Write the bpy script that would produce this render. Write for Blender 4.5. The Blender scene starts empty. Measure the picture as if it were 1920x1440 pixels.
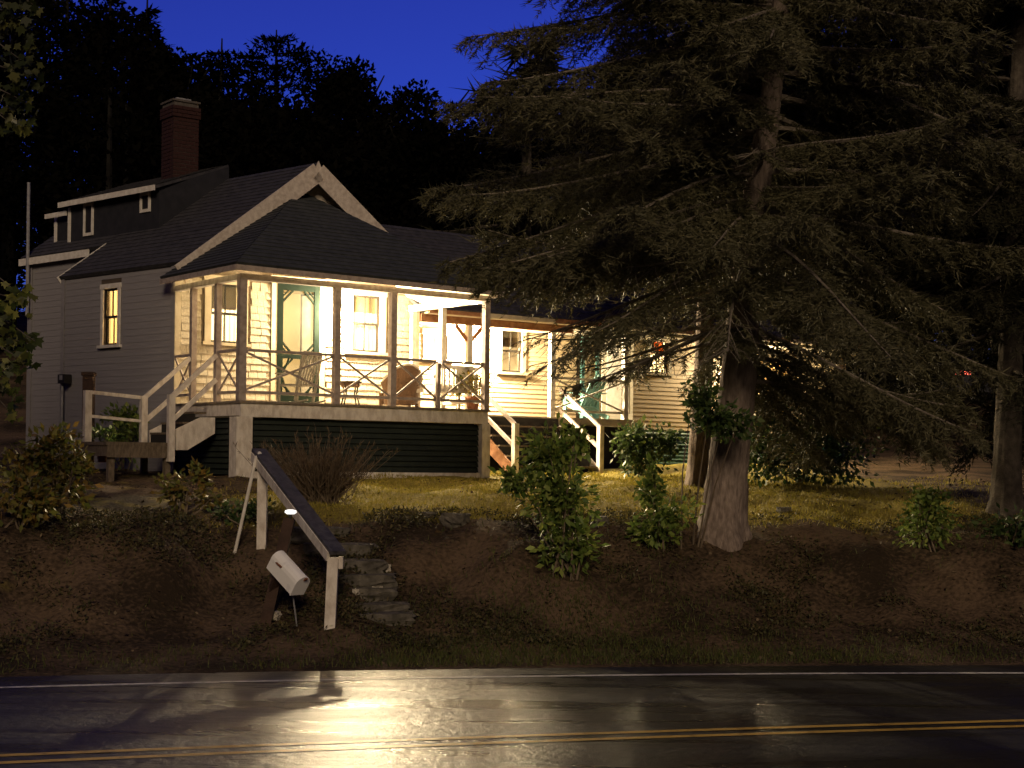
import bpy, math, random
import numpy as np
rad = math.radians
random.seed(7)
scene = bpy.context.scene
col = scene.collection

# ---------------------------------------------------------------- camera, sky, sun, exposure
CAMZ, F, ROLL, CX, CY = 2.23, 2886.0, 0.013, 960.0, 865.0      # photo pixels (1920 x 1440)
cam_d = bpy.data.cameras.new('camera')
cam_d.sensor_width = 36.0
cam_d.lens = 36.0 * F / 1920.0
cam_d.shift_y = (CY - 720.0) / 1920.0
cam_d.clip_start = 0.1
cam_d.clip_end = 2000
cam = bpy.data.objects.new('camera', cam_d)
cam.location = (0, 0, CAMZ)
cam.rotation_euler = (rad(90), -ROLL, 0)
col.objects.link(cam)
scene.camera = cam

SUN_EL, SUN_AZ = rad(24), rad(4)          # the key light comes from behind the camera
world = bpy.data.worlds.new('World')
scene.world = world
world.use_nodes = True
wn, wl = world.node_tree.nodes, world.node_tree.links
sky = wn.new('ShaderNodeTexSky')
sky.sky_type = 'NISHITA'
sky.sun_disc = False
sky.sun_elevation = rad(-4.5)
sky.sun_rotation = rad(10)                 # last daylight, behind the hill
sky.air_density = 1.0
sky.dust_density = 0.2
sky.ozone_density = 6.0
tint = wn.new('ShaderNodeMix'); tint.data_type = 'RGBA'; tint.blend_type = 'MULTIPLY'
tint.inputs[0].default_value = 1.0
tint.inputs[7].default_value = (0.50, 0.75, 1.0, 1)
bg = wn['Background']
bg.inputs[1].default_value = 6.6
wl.new(sky.outputs[0], tint.inputs[6])
wl.new(tint.outputs[2], bg.inputs[0])

sun_d = bpy.data.lights.new('sun', 'SUN')
sun_d.energy = 1.25
sun_d.angle = rad(16)
sun_d.color = (1.0, 0.76, 0.50)
sun = bpy.data.objects.new('sun', sun_d)
sun.rotation_euler = (rad(90) - SUN_EL, 0, SUN_AZ)
sun.location = (2, -20, 12)
col.objects.link(sun)

vs = scene.view_settings
vs.view_transform = 'Standard'; vs.look = 'None'; vs.exposure = 0.0; vs.gamma = 1.0
vs.use_curve_mapping = False
cy = scene.cycles
cy.use_denoising = True
cy.max_bounces = 7; cy.diffuse_bounces = 3; cy.glossy_bounces = 3
cy.transmission_bounces = 5; cy.transparent_max_bounces = 12
cy.sample_clamp_indirect = 4.0
cy.caustics_reflective = False; cy.caustics_refractive = False

# ---------------------------------------------------------------- helpers
def ray(px, py):
    a, b = px - CX, CY - py
    c, s = math.cos(ROLL), math.sin(ROLL)
    return np.array([(a * c - b * s) / F, 1.0, (a * s + b * c) / F])
def at(px, py, Y):
    return ray(px, py) * Y + np.array([0, 0, CAMZ])
def pl(px, py, O, d):
    """photo pixel onto the upright plane through O along d: distance along d, height z"""
    r = ray(px, py)
    n = np.array([-d[1], d[0]])
    k = (O[0] * n[0] + O[1] * n[1]) / (r[0] * n[0] + r[1] * n[1])
    P = r * k
    return (P[0] - O[0]) * d[0] + (P[1] - O[1]) * d[1], P[2] + CAMZ
def v3(p, z=None):
    return np.array([p[0], p[1], p[2] if z is None else z], float)
def unit(a):
    a = np.asarray(a, float)
    return a / max(np.linalg.norm(a), 1e-9)

MATS = {}
def nodes_of(name):
    m = bpy.data.materials.new(name); m.use_nodes = True
    nt = m.node_tree
    return m, nt, nt.nodes, nt.links, nt.nodes['Principled BSDF']
def mat(name, c1, c2=None, rough=0.7, scale=6.0, bump=0.0, bscale=None, stretch=(1, 1, 1), metal=0.0, spec=0.4,
        detail=5.0, contrast=(0.35, 0.7)):
    m, nt, N, L, b = nodes_of(name)
    b.inputs['Roughness'].default_value = rough
    b.inputs['Metallic'].default_value = metal
    b.inputs['Specular IOR Level'].default_value = spec
    tc = N.new('ShaderNodeTexCoord'); mp = N.new('ShaderNodeMapping')
    mp.inputs['Scale'].default_value = stretch
    L.new(tc.outputs['Object'], mp.inputs[0])
    nz = N.new('ShaderNodeTexNoise'); nz.inputs['Scale'].default_value = scale; nz.inputs['Detail'].default_value = detail
    L.new(mp.outputs[0], nz.inputs[0])
    rp = N.new('ShaderNodeValToRGB')
    rp.color_ramp.elements[0].position, rp.color_ramp.elements[1].position = contrast
    rp.color_ramp.elements[0].color = (*c1, 1); rp.color_ramp.elements[1].color = (*(c2 or c1), 1)
    L.new(nz.outputs[0], rp.inputs[0]); L.new(rp.outputs[0], b.inputs['Base Color'])
    if bump:
        n2 = N.new('ShaderNodeTexNoise'); n2.inputs['Scale'].default_value = bscale or scale * 4; n2.inputs['Detail'].default_value = 6
        L.new(mp.outputs[0], n2.inputs[0])
        bp = N.new('ShaderNodeBump'); bp.inputs['Strength'].default_value = bump; bp.inputs['Distance'].default_value = 0.02
        L.new(n2.outputs[0], bp.inputs['Height']); L.new(bp.outputs[0], b.inputs['Normal'])
    MATS[name] = m
    return m
def leafmat(name, cols, rough=0.55, trans=0.25, spec=0.3):
    """colour differs from leaf to leaf"""
    m, nt, N, L, b = nodes_of(name)
    g = N.new('ShaderNodeNewGeometry'); rp = N.new('ShaderNodeValToRGB')
    el = rp.color_ramp.elements
    while len(el) < len(cols): el.new(0.5)
    for i, c in enumerate(cols):
        el[i].position = i / (len(cols) - 1); el[i].color = (*c, 1)
    L.new(g.outputs['Random Per Island'], rp.inputs[0])
    L.new(rp.outputs[0], b.inputs['Base Color'])
    b.inputs['Roughness'].default_value = rough; b.inputs['Specular IOR Level'].default_value = spec
    t = N.new('ShaderNodeBsdfTranslucent'); L.new(rp.outputs[0], t.inputs[0])
    mx = N.new('ShaderNodeMixShader'); mx.inputs[0].default_value = trans
    L.new(b.outputs[0], mx.inputs[1]); L.new(t.outputs[0], mx.inputs[2])
    L.new(mx.outputs[0], N['Material Output'].inputs[0])
    MATS[name] = m
    return m
def emit(name, c, s):
    m, nt, N, L, b = nodes_of(name)
    b.inputs['Base Color'].default_value = (*c, 1)
    b.inputs['Emission Color'].default_value = (*c, 1); b.inputs['Emission Strength'].default_value = s
    MATS[name] = m
    return m

class MB:
    """collects faces; becomes one mesh object"""
    def __init__(s): s.V = []; s.F = []
    def add(s, vs, fs):
        k = len(s.V); s.V += [tuple(map(float, v)) for v in vs]; s.F += [tuple(i + k for i in f) for f in fs]
        return s
    def hexa(s, c):   # 4 bottom, 4 top corners
        return s.add(c, [(0, 3, 2, 1), (4, 5, 6, 7), (0, 1, 5, 4), (1, 2, 6, 5), (2, 3, 7, 6), (3, 0, 4, 7)])
    def box(s, O, u, n, t0, t1, d0, d1, z0, z1):
        """box in an upright frame: t along u, d along n, z up"""
        def P(t, d, z): return (O[0] + u[0] * t + n[0] * d, O[1] + u[1] * t + n[1] * d, z)
        return s.hexa([P(t0, d0, z0), P(t1, d0, z0), P(t1, d1, z0), P(t0, d1, z0), P(t0, d0, z1), P(t1, d0, z1), P(t1, d1, z1), P(t0, d1, z1)])
    def lbox(s, x0, x1, y0, y1, z0, z1):
        return s.box((0, 0), (1, 0), (0, 1), x0, x1, y0, y1, z0, z1)
    def bar(s, p, q, w, h, up=(0, 0, 1)):
        """beam of width w, height h from p to q"""
        p, q = np.asarray(p, float), np.asarray(q, float)
        d = unit(q - p); a = np.cross(d, up)
        if np.linalg.norm(a) < 1e-3: a = np.cross(d, (1, 0, 0))
        a = unit(a); b = np.cross(a, d)
        c = []
        for e in (p, q):
            c += [e - a * w / 2 - b * h / 2, e + a * w / 2 - b * h / 2, e + a * w / 2 + b * h / 2, e - a * w / 2 + b * h / 2]
        return s.hexa(c)
    def tube(s, pts, rs, k=8, cap=True):
        pts = [np.asarray(p, float) for p in pts]
        n = len(pts); vs = []
        for i, p in enumerate(pts):
            d = unit(pts[min(i + 1, n - 1)] - pts[max(i - 1, 0)])
            a = np.cross(d, (0.13, 0.31, 0.94))
            if np.linalg.norm(a) < 0.05: a = np.cross(d, (1, 0, 0))
            a = unit(a); b = np.cross(d, a)
            for j in range(k):
                t = 2 * math.pi * j / k
                vs.append(p + (a * math.cos(t) + b * math.sin(t)) * rs[i])
        fs = [(i * k + j, i * k + (j + 1) % k, (i + 1) * k + (j + 1) % k, (i + 1) * k + j) for i in range(n - 1) for j in range(k)]
        if cap: fs += [tuple(range(k - 1, -1, -1)), tuple((n - 1) * k + j for j in range(k))]
        return s.add(vs, fs)
    def prism(s, pts, vec):
        n = len(pts); vec = np.asarray(vec, float); p = [np.asarray(a, float) for a in pts]
        return s.add(p + [a + vec for a in p], [tuple(range(n - 1, -1, -1)), tuple(range(n, 2 * n))] + [(i, (i + 1) % n, n + (i + 1) % n, n + i) for i in range(n)])
    def lathe(s, prof, k=16, c=(0, 0)):
        vs = [(c[0] + r * math.cos(2 * math.pi * j / k), c[1] + r * math.sin(2 * math.pi * j / k), z) for r, z in prof for j in range(k)]
        n = len(prof)
        fs = [(i * k + j, i * k + (j + 1) % k, (i + 1) * k + (j + 1) % k, (i + 1) * k + j) for i in range(n - 1) for j in range(k)]
        fs += [tuple(range(k - 1, -1, -1)), tuple((n - 1) * k + j for j in range(k))]
        return s.add(vs, fs)

def props(o, label=None, cat=None, group=None, kind=None):
    if label: o['label'] = label
    if cat: o['category'] = cat
    if group: o['group'] = group
    if kind: o['kind'] = kind
    return o
def thing(name, label, cat, loc, rotz=0.0, group=None):
    o = bpy.data.objects.new(name, None); o.empty_display_size = 0.3
    o.location = tuple(map(float, loc)); o.rotation_euler = (0, 0, rotz)
    col.objects.link(o)
    return props(o, label, cat, group)
def rootloc(o):
    while o.parent: o = o.parent
    return np.array(o.location)
def part(name, mb, m, parent=None, world=True, kind=None, label=None, smooth=False):
    me = mb
    if isinstance(mb, MB):
        off = rootloc(parent) if (parent is not None and world) else np.zeros(3)
        me = bpy.data.meshes.new(name)
        me.from_pydata([tuple(np.asarray(v) - off) for v in mb.V], [], mb.F)
        me.validate(); me.update()
    if m is not None and not me.materials: me.materials.append(MATS[m] if isinstance(m, str) else m)
    if smooth: me.polygons.foreach_set('use_smooth', [True] * len(me.polygons))
    o = bpy.data.objects.new(name, me)
    col.objects.link(o)
    if parent is not None: o.parent = parent
    return props(o, label, None, None, kind)
def quad_mesh(name, Q, m):
    """Q: (n, k, 3) array of k-gons"""
    Q = np.asarray(Q, np.float32); n, k = Q.shape[:2]
    me = bpy.data.meshes.new(name)
    me.vertices.add(n * k); me.vertices.foreach_set('co', Q.reshape(-1))
    me.loops.add(n * k); me.loops.foreach_set('vertex_index', np.arange(n * k, dtype=np.int32))
    me.polygons.add(n); me.polygons.foreach_set('loop_start', np.arange(0, n * k, k, dtype=np.int32))
    me.update(calc_edges=True)
    me.materials.append(MATS[m])
    return me
def leaf_quads(P, D, N, length, width):
    """diamond leaves: base P, direction D, face normal about N"""
    D = D / np.linalg.norm(D, axis=1, keepdims=True)
    S = np.cross(D, N); S /= np.maximum(np.linalg.norm(S, axis=1, keepdims=True), 1e-6)
    length = np.asarray(length).reshape(-1, 1) if np.ndim(length) else length
    width = np.asarray(width).reshape(-1, 1) if np.ndim(width) else width
    mid = P + D * length * 0.45
    return np.stack([P, mid + S * width, P + D * length, mid - S * width], 1)
# ---------------------------------------------------------------- materials
mat('white_paint', (0.62, 0.58, 0.52), (0.80, 0.77, 0.72), 0.55, 9, 0.15)
mat('aged_paint', (0.42, 0.36, 0.31), (0.72, 0.67, 0.61), 0.7, 11, 0.4, 60, stretch=(1, 1, 0.5), contrast=(0.22, 0.6))
mat('shaded_paint', (0.22, 0.17, 0.15), (0.40, 0.335, 0.30), 0.75, 11, 0.3, 60, contrast=(0.22, 0.6))  # darker copy of the white porch paint: backlit shade put into the colour
mat('gable_paint', (0.40, 0.33, 0.28), (0.66, 0.59, 0.52), 0.7, 12, 0.4, 50, contrast=(0.2, 0.65))
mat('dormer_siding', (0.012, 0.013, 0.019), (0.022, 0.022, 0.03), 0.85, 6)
mat('forest_bark', (0.005, 0.004, 0.003), (0.009, 0.008, 0.006), 0.95, 6)  # bark of the hill wood, its unlit dark put into the colour
mat('siding', (0.30, 0.26, 0.195), (0.43, 0.385, 0.305), 0.75, 5, 0.3)
mat('side_siding', (0.235, 0.225, 0.24), (0.28, 0.27, 0.285), 0.75, 3, 0.15)
mat('wing_siding', (0.42, 0.33, 0.21), (0.52, 0.42, 0.28), 0.65, 3, 0.12)
mat('sheathing', (0.07, 0.05, 0.035), (0.10, 0.08, 0.055), 0.85, 8)
mat('trim', (0.40, 0.34, 0.24), (0.50, 0.44, 0.33), 0.55, 6, 0.1)
mat('ceiling_paint', (0.50, 0.46, 0.37), (0.58, 0.54, 0.45), 0.7, 3)
mat('interior', (0.30, 0.25, 0.15), (0.36, 0.30, 0.18), 0.8, 2)
mat('roof_shingle', (0.028, 0.028, 0.034), (0.06, 0.058, 0.065), 0.85, 7, 0.5, 70)
mat('porch_roof', (0.030, 0.034, 0.036), (0.055, 0.06, 0.06), 0.85, 7, 0.5, 70)
mat('rust_beam', (0.20, 0.085, 0.04), (0.33, 0.17, 0.09), 0.7, 8, 0.2)
mat('deck_wood', (0.16, 0.13, 0.10), (0.26, 0.22, 0.17), 0.7, 6, 0.2, stretch=(1, 6, 1))
mat('old_wood', (0.10, 0.075, 0.05), (0.19, 0.15, 0.11), 0.85, 9, 0.5, stretch=(3, 3, 1))
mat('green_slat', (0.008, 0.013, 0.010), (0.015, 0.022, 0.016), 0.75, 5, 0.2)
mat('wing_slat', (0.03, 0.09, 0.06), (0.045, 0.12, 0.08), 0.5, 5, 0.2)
mat('dark_void', (0.012, 0.011, 0.010), (0.02, 0.018, 0.016), 0.9, 5)  # shade under the decks and between treads, put in as near-black surfaces
mat('door_green', (0.006, 0.010, 0.008), (0.009, 0.014, 0.011), 0.95, 6, 0.1, spec=0.02)
mat('teal_paint', (0.06, 0.16, 0.16), (0.09, 0.22, 0.21), 0.5, 6, 0.1)
mat('sash_dark', (0.010, 0.008, 0.006), (0.018, 0.014, 0.011), 0.5, 8)
mat('wicker', (0.09, 0.05, 0.028), (0.22, 0.13, 0.07), 0.6, 60, 0.6, 90)
mat('chair_wood', (0.20, 0.19, 0.16), (0.32, 0.30, 0.25), 0.55, 10, 0.1)
mat('cushion', (0.72, 0.66, 0.54), (0.80, 0.75, 0.64), 0.9, 8)
mat('iron', (0.02, 0.02, 0.02), (0.04, 0.035, 0.03), 0.5, 10, metal=0.4)
mat('brass', (0.45, 0.30, 0.12), (0.55, 0.38, 0.16), 0.35, 10, metal=0.8)
mat('post_dark', (0.035, 0.018, 0.012), (0.06, 0.032, 0.022), 0.8, 10, 0.5)
mat('rail_top', (0.030, 0.030, 0.036), (0.085, 0.082, 0.09), 0.6, 12, 0.5, stretch=(1, 1, 1))
mat('mailbox_white', (0.72, 0.72, 0.74), (0.86, 0.86, 0.86), 0.45, 8, 0.05, contrast=(0.3, 0.45))
mat('rust', (0.16, 0.06, 0.03), (0.25, 0.1, 0.05), 0.9, 20)
mat('stone', (0.05, 0.045, 0.035), (0.15, 0.135, 0.11), 0.85, 7, 0.8, 25)
mat('pale_stone', (0.34, 0.31, 0.26), (0.48, 0.44, 0.38), 0.85, 9, 0.6, 25)
mat('bark', (0.10, 0.075, 0.062), (0.34, 0.27, 0.23), 0.9, 22, 1.0, 40, stretch=(1, 1, 0.3), contrast=(0.25, 0.85))
mat('limb_bark', (0.12, 0.10, 0.08), (0.27, 0.23, 0.19), 0.9, 14, 0.6)
mat('dark_bark', (0.05, 0.04, 0.032), (0.12, 0.10, 0.08), 0.9, 9, 0.8)
mat('stem', (0.10, 0.075, 0.05), (0.17, 0.13, 0.09), 0.8, 9)
mat('brick', (0.024, 0.008, 0.0065), (0.048, 0.014, 0.011), 0.85, 5, 0.4, 40)
mat('mortar', (0.07, 0.06, 0.055), (0.12, 0.105, 0.095), 0.95, 20)
mat('lead', (0.20, 0.20, 0.22), (0.32, 0.32, 0.34), 0.5, 10)
mat('terracotta', (0.25, 0.10, 0.05), (0.34, 0.15, 0.08), 0.8, 8)
mat('car_paint', (0.02, 0.02, 0.025), (0.03, 0.03, 0.035), 0.25, 3)
mat('rubber', (0.01, 0.01, 0.01), (0.015, 0.015, 0.015), 0.8, 5)
mat('white_line', (0.30, 0.29, 0.27), (0.70, 0.69, 0.66), 0.38, 9, 0.2, 90, contrast=(0.3, 0.5))
mat('yellow_line', (0.36, 0.22, 0.05), (0.68, 0.44, 0.09), 0.34, 9, 0.2, 90, contrast=(0.3, 0.5))
mat('shade', (0.12, 0.085, 0.042), (0.16, 0.115, 0.06), 0.9, 4)
emit('bulb', (1.0, 0.80, 0.50), 60.0)
emit('solar_lens', (1.0, 0.97, 0.9), 1.3)
emit('tail_light', (1.0, 0.16, 0.10), 2.2)
leafmat('spruce_needles', [(0.062, 0.060, 0.031), (0.092, 0.088, 0.046), (0.14, 0.125, 0.068)], 0.6, 0.15)
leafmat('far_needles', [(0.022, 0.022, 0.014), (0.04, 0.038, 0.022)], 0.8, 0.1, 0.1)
leafmat('forest_leaf', [(0.0025, 0.0025, 0.002), (0.0055, 0.005, 0.0035)], 0.9, 0.05, 0.0)  # night darkness of the unlit hill is put into this near-black leaf colour
leafmat('bush_leaf', [(0.07, 0.12, 0.024), (0.13, 0.19, 0.04), (0.25, 0.29, 0.065)], 0.5, 0.3)
leafmat('dark_bush_leaf', [(0.03, 0.055, 0.018), (0.05, 0.085, 0.025), (0.09, 0.12, 0.03)], 0.5, 0.3)
leafmat('autumn_leaf', [(0.07, 0.09, 0.02), (0.14, 0.14, 0.03), (0.20, 0.12, 0.03), (0.10, 0.12, 0.03)], 0.5, 0.3)
leafmat('dry_leaf', [(0.035, 0.024, 0.013), (0.08, 0.05, 0.025), (0.05, 0.036, 0.018), (0.17, 0.125, 0.075)], 0.7, 0.1)
leafmat('dry_twig', [(0.07, 0.048, 0.03), (0.13, 0.09, 0.055)], 0.7, 0.1)
leafmat('maple_leaf', [(0.015, 0.022, 0.006), (0.03, 0.04, 0.010), (0.10, 0.10, 0.028)], 0.5, 0.35)
leafmat('weed_leaf', [(0.04, 0.042, 0.017), (0.07, 0.066, 0.025), (0.11, 0.085, 0.038)], 0.6, 0.2)
leafmat('grass_blade', [(0.20, 0.18, 0.028), (0.29, 0.25, 0.04), (0.36, 0.28, 0.06)], 0.6, 0.3)
leafmat('verge_blade', [(0.05, 0.07, 0.018), (0.08, 0.095, 0.024), (0.12, 0.11, 0.035)], 0.6, 0.3)
def glass_mat():
    m, nt, N, L, b = nodes_of('glass')
    t = N.new('ShaderNodeBsdfTransparent'); t.inputs[0].default_value = (0.93, 0.93, 0.9, 1)
    g = N.new('ShaderNodeBsdfGlossy'); g.inputs['Roughness'].default_value = 0.03
    mx = N.new('ShaderNodeMixShader'); mx.inputs[0].default_value = 0.07
    L.new(t.outputs[0], mx.inputs[1]); L.new(g.outputs[0], mx.inputs[2])
    L.new(mx.outputs[0], N['Material Output'].inputs[0]); MATS['glass'] = m
def screen_mat():
    m, nt, N, L, b = nodes_of('screen_mesh')
    t = N.new('ShaderNodeBsdfTransparent'); d = N.new('ShaderNodeBsdfDiffuse'); d.inputs[0].default_value = (0.05, 0.05, 0.045, 1)
    mx = N.new('ShaderNodeMixShader'); mx.inputs[0].default_value = 0.3
    L.new(t.outputs[0], mx.inputs[1]); L.new(d.outputs[0], mx.inputs[2])
    L.new(mx.outputs[0], N['Material Output'].inputs[0]); MATS['screen_mesh'] = m
def curtain_mat(name, c):
    m, nt, N, L, b = nodes_of(name)
    t = N.new('ShaderNodeBsdfTranslucent'); d = N.new('ShaderNodeBsdfDiffuse')
    w = N.new('ShaderNodeTexWave'); w.inputs['Scale'].default_value = 5; w.inputs['Distortion'].default_value = 2
    tc = N.new('ShaderNodeTexCoord'); L.new(tc.outputs['Object'], w.inputs[0])
    rp = N.new('ShaderNodeValToRGB')
    rp.color_ramp.elements[0].color = (*[x * 0.75 for x in c], 1); rp.color_ramp.elements[1].color = (*c, 1)
    L.new(w.outputs[0], rp.inputs[0])
    for s in (t, d): L.new(rp.outputs[0], s.inputs[0])
    mx = N.new('ShaderNodeMixShader'); mx.inputs[0].default_value = 0.4
    L.new(t.outputs[0], mx.inputs[1]); L.new(d.outputs[0], mx.inputs[2])
    L.new(mx.outputs[0], N['Material Output'].inputs[0]); MATS[name] = m
glass_mat(); screen_mat()
curtain_mat('sheer_curtain', (0.90, 0.86, 0.74)); curtain_mat('amber_curtain', (0.88, 0.66, 0.36)); curtain_mat('orange_curtain', (0.75, 0.28, 0.06))

# ---------------------------------------------------------------- road and ground
def curve_of(pts, deg=2):
    """ground line through points, straight on beyond the ends"""
    pts = np.array(pts); c = np.polyfit(pts[:, 0], pts[:, 1], deg)
    lo, hi = pts[0, 0], pts[-1, 0]; d = np.polyder(c)
    def f(x):
        x = np.asarray(x, float); xc = np.clip(x, lo, hi)
        s = np.where(x < lo, np.polyval(d, lo), np.polyval(d, hi))
        return np.polyval(c, xc) + (x - xc) * s
    return f
def on_road(px, py):
    r = ray(px, py); return (r * (-CAMZ / r[2]))[:2]
edge_y = curve_of([on_road(*p) for p in ((0, 1270), (300, 1262), (640, 1257.5), (960, 1253), (1280, 1250.5), (1920, 1247))])
white_y = curve_of([on_road(*p) for p in ((0, 1290), (210, 1284), (970, 1268), (1440, 1265), (1920, 1262))])
yel_a = curve_of([on_road(*p) for p in ((0, 1431), (640, 1404.5), (1280, 1381), (1920, 1362))])
yel_b = curve_of([on_road(*p) for p in ((0, 1417), (640, 1393), (1280, 1370), (1920, 1351.5))])
XS = np.concatenate([np.linspace(-90, -8, 24), np.linspace(-7, 8, 61), np.linspace(9, 90, 24)])
def strip(lo, hi, z, name, m, parent=None, kind=None):
    mb = MB(); n = len(XS)
    mb.add([(x, lo(x), z) for x in XS] + [(x, hi(x), z) for x in XS], [(i, i + 1, n + i + 1, n + i) for i in range(n - 1)])
    return part(name, mb, m, parent, world=False, kind=kind)

def road_mat():
    m, nt, N, L, b = nodes_of('wet_asphalt')
    tc = N.new('ShaderNodeTexCoord')
    mp = N.new('ShaderNodeMapping'); mp.inputs['Rotation'].default_value = (0, 0, rad(-12)); mp.inputs['Scale'].default_value = (0.22, 1.3, 1)
    L.new(tc.outputs['Object'], mp.inputs[0])
    n1 = N.new('ShaderNodeTexNoise'); n1.inputs['Scale'].default_value = 1.7; n1.inputs['Detail'].default_value = 7; n1.inputs['Distortion'].default_value = 0.6
    L.new(mp.outputs[0], n1.inputs[0])
    r1 = N.new('ShaderNodeMapRange'); r1.inputs[1].default_value = 0.36; r1.inputs[2].default_value = 0.64
    r1.inputs[3].default_value = 0.24; r1.inputs[4].default_value = 0.44
    L.new(n1.outputs[0], r1.inputs[0]); L.new(r1.outputs[0], b.inputs['Roughness'])
    n2 = N.new('ShaderNodeTexNoise'); n2.inputs['Scale'].default_value = 55; n2.inputs['Detail'].default_value = 3
    L.new(tc.outputs['Object'], n2.inputs[0])
    rp = N.new('ShaderNodeValToRGB'); rp.color_ramp.elements[0].color = (0.010, 0.0095, 0.009, 1); rp.color_ramp.elements[1].color = (0.028, 0.026, 0.023, 1)
    L.new(n2.outputs[0], rp.inputs[0])
    vo = N.new('ShaderNodeTexVoronoi'); vo.feature = 'DISTANCE_TO_EDGE'; vo.inputs['Scale'].default_value = 0.45
    wv = N.new('ShaderNodeMapping'); L.new(n1.outputs['Color'], wv.inputs[0]); wv.inputs['Scale'].default_value = (0.9, 0.9, 0)
    av = N.new('ShaderNodeVectorMath'); av.operation = 'ADD'; L.new(tc.outputs['Object'], av.inputs[0]); L.new(wv.outputs[0], av.inputs[1]); L.new(av.outputs[0], vo.inputs[0])
    ck = N.new('ShaderNodeMapRange'); ck.inputs[1].default_value = 0.0; ck.inputs[2].default_value = 0.012; L.new(vo.outputs[0], ck.inputs[0])
    mc = N.new('ShaderNodeMix'); mc.data_type = 'RGBA'; mc.inputs[6].default_value = (0.008, 0.008, 0.008, 1)
    L.new(ck.outputs[0], mc.inputs[0]); L.new(rp.outputs[0], mc.inputs[7]); L.new(mc.outputs[2], b.inputs['Base Color'])
    n3 = N.new('ShaderNodeTexNoise'); n3.inputs['Scale'].default_value = 9; n3.inputs['Detail'].default_value = 5
    L.new(tc.outputs['Object'], n3.inputs[0])
    ad = N.new('ShaderNodeMath'); ad.operation = 'MULTIPLY_ADD'; ad.inputs[1].default_value = 0.35
    L.new(n2.outputs[0], ad.inputs[0]); L.new(n3.outputs[0], ad.inputs[2])
    a2 = N.new('ShaderNodeMath'); a2.operation = 'MULTIPLY_ADD'; a2.inputs[1].default_value = 1.2
    L.new(n1.outputs[0], a2.inputs[0]); L.new(ad.outputs[0], a2.inputs[2])
    a3 = N.new('ShaderNodeMath'); a3.operation = 'MULTIPLY_ADD'; a3.inputs[1].default_value = 0.12; L.new(ck.outputs[0], a3.inputs[0]); L.new(a2.outputs[0], a3.inputs[2]); a2 = a3
    bp = N.new('ShaderNodeBump'); bp.inputs['Strength'].default_value = 0.55; bp.inputs['Distance'].default_value = 0.025
    L.new(a2.outputs[0], bp.inputs['Height']); L.new(bp.outputs[0], b.inputs['Normal'])
    b.inputs['Specular IOR Level'].default_value = 0.75
    MATS['wet_asphalt'] = m
road_mat()
road = strip(lambda x: edge_y(x) - 8.7, edge_y, 0.0, 'road', 'wet_asphalt', kind='structure')
strip(lambda x: white_y(x) - 0.05, lambda x: white_y(x) + 0.05, 0.004, 'edge_line', 'white_line', road)
strip(lambda x: yel_a(x) - 0.05, lambda x: yel_a(x) + 0.05, 0.004, 'centre_line', 'yellow_line', road)
strip(lambda x: yel_b(x) - 0.05, lambda x: yel_b(x) + 0.05, 0.004, 'centre_line', 'yellow_line', road)

PE = np.array([-60, -22, -14, -10.2, -9.2, -8.75, -8.6, -0.12, 0.0, 0.3, 0.9, 1.6, 2.3, 3.2, 4.0, 4.8, 5.6, 7, 10, 16, 25, 40, 60, 80, 120, 220])
PZ = np.array([0.7, 0.66, 0.62, 0.35, 0.1, 0.0, -0.07, -0.07, -0.012, 0.03, 0.08, 0.21, 0.50, 0.98, 1.30, 1.46, 1.55, 1.66, 1.85, 2.02, 2.5, 5.2, 8.6, 10.5, 11.5, 12])
def noise(x, y):
    return (np.sin(1.7 * x + 0.6 * y + 1) * np.cos(1.3 * y - 0.8 * x) + 0.6 * np.sin(3.9 * x + 2.1 * np.sin(1.1 * y)) * np.cos(3.1 * y + 1.7)
            + 0.35 * np.sin(8.3 * x + 1.9 * y) * np.sin(7.1 * y - 2.2 * x))
def gz(x, y):
    x, y = np.asarray(x, float), np.asarray(y, float)
    e = (y - edge_y(x)) * 0.972
    e = e + np.clip((e - 0.8) / 1.5, 0, 1) * np.clip((8 - e) / 3, 0, 1) * (0.28 * np.sin(0.9 * x + 1.3) + 0.16 * np.sin(2.7 * x + 0.4 * y) + 0.08 * np.sin(6.1 * x + 1.1 * y))
    z = np.interp(e, PE, PZ)
    bank = np.clip((e - 0.3) / 1.2, 0, 1) * np.clip((26 - e) / 8, 0, 1)
    z = z + bank * 0.06 * noise(x, y) * (1 + np.clip(1.2 - abs(e - 3), 0, 1))
    far = np.clip((e - 25) / 40, 0, 1)
    return z + far * (-0.045 * x + 1.2 * np.sin(x * 0.07 + 1))
def grid_axis(lo, hi, flo, fhi, fine, n1, n2):
    return np.concatenate([np.linspace(lo, flo, n1)[:-1], np.arange(flo, fhi, fine), np.linspace(fhi, hi, n2)])
gx = grid_axis(-160, 170, -9, 11, 0.2, 40, 40); gy = grid_axis(-30, 230, 12, 27, 0.16, 40, 60)
GX, GY = np.meshgrid(gx, gy)
GZ = gz(GX, GY)
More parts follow.
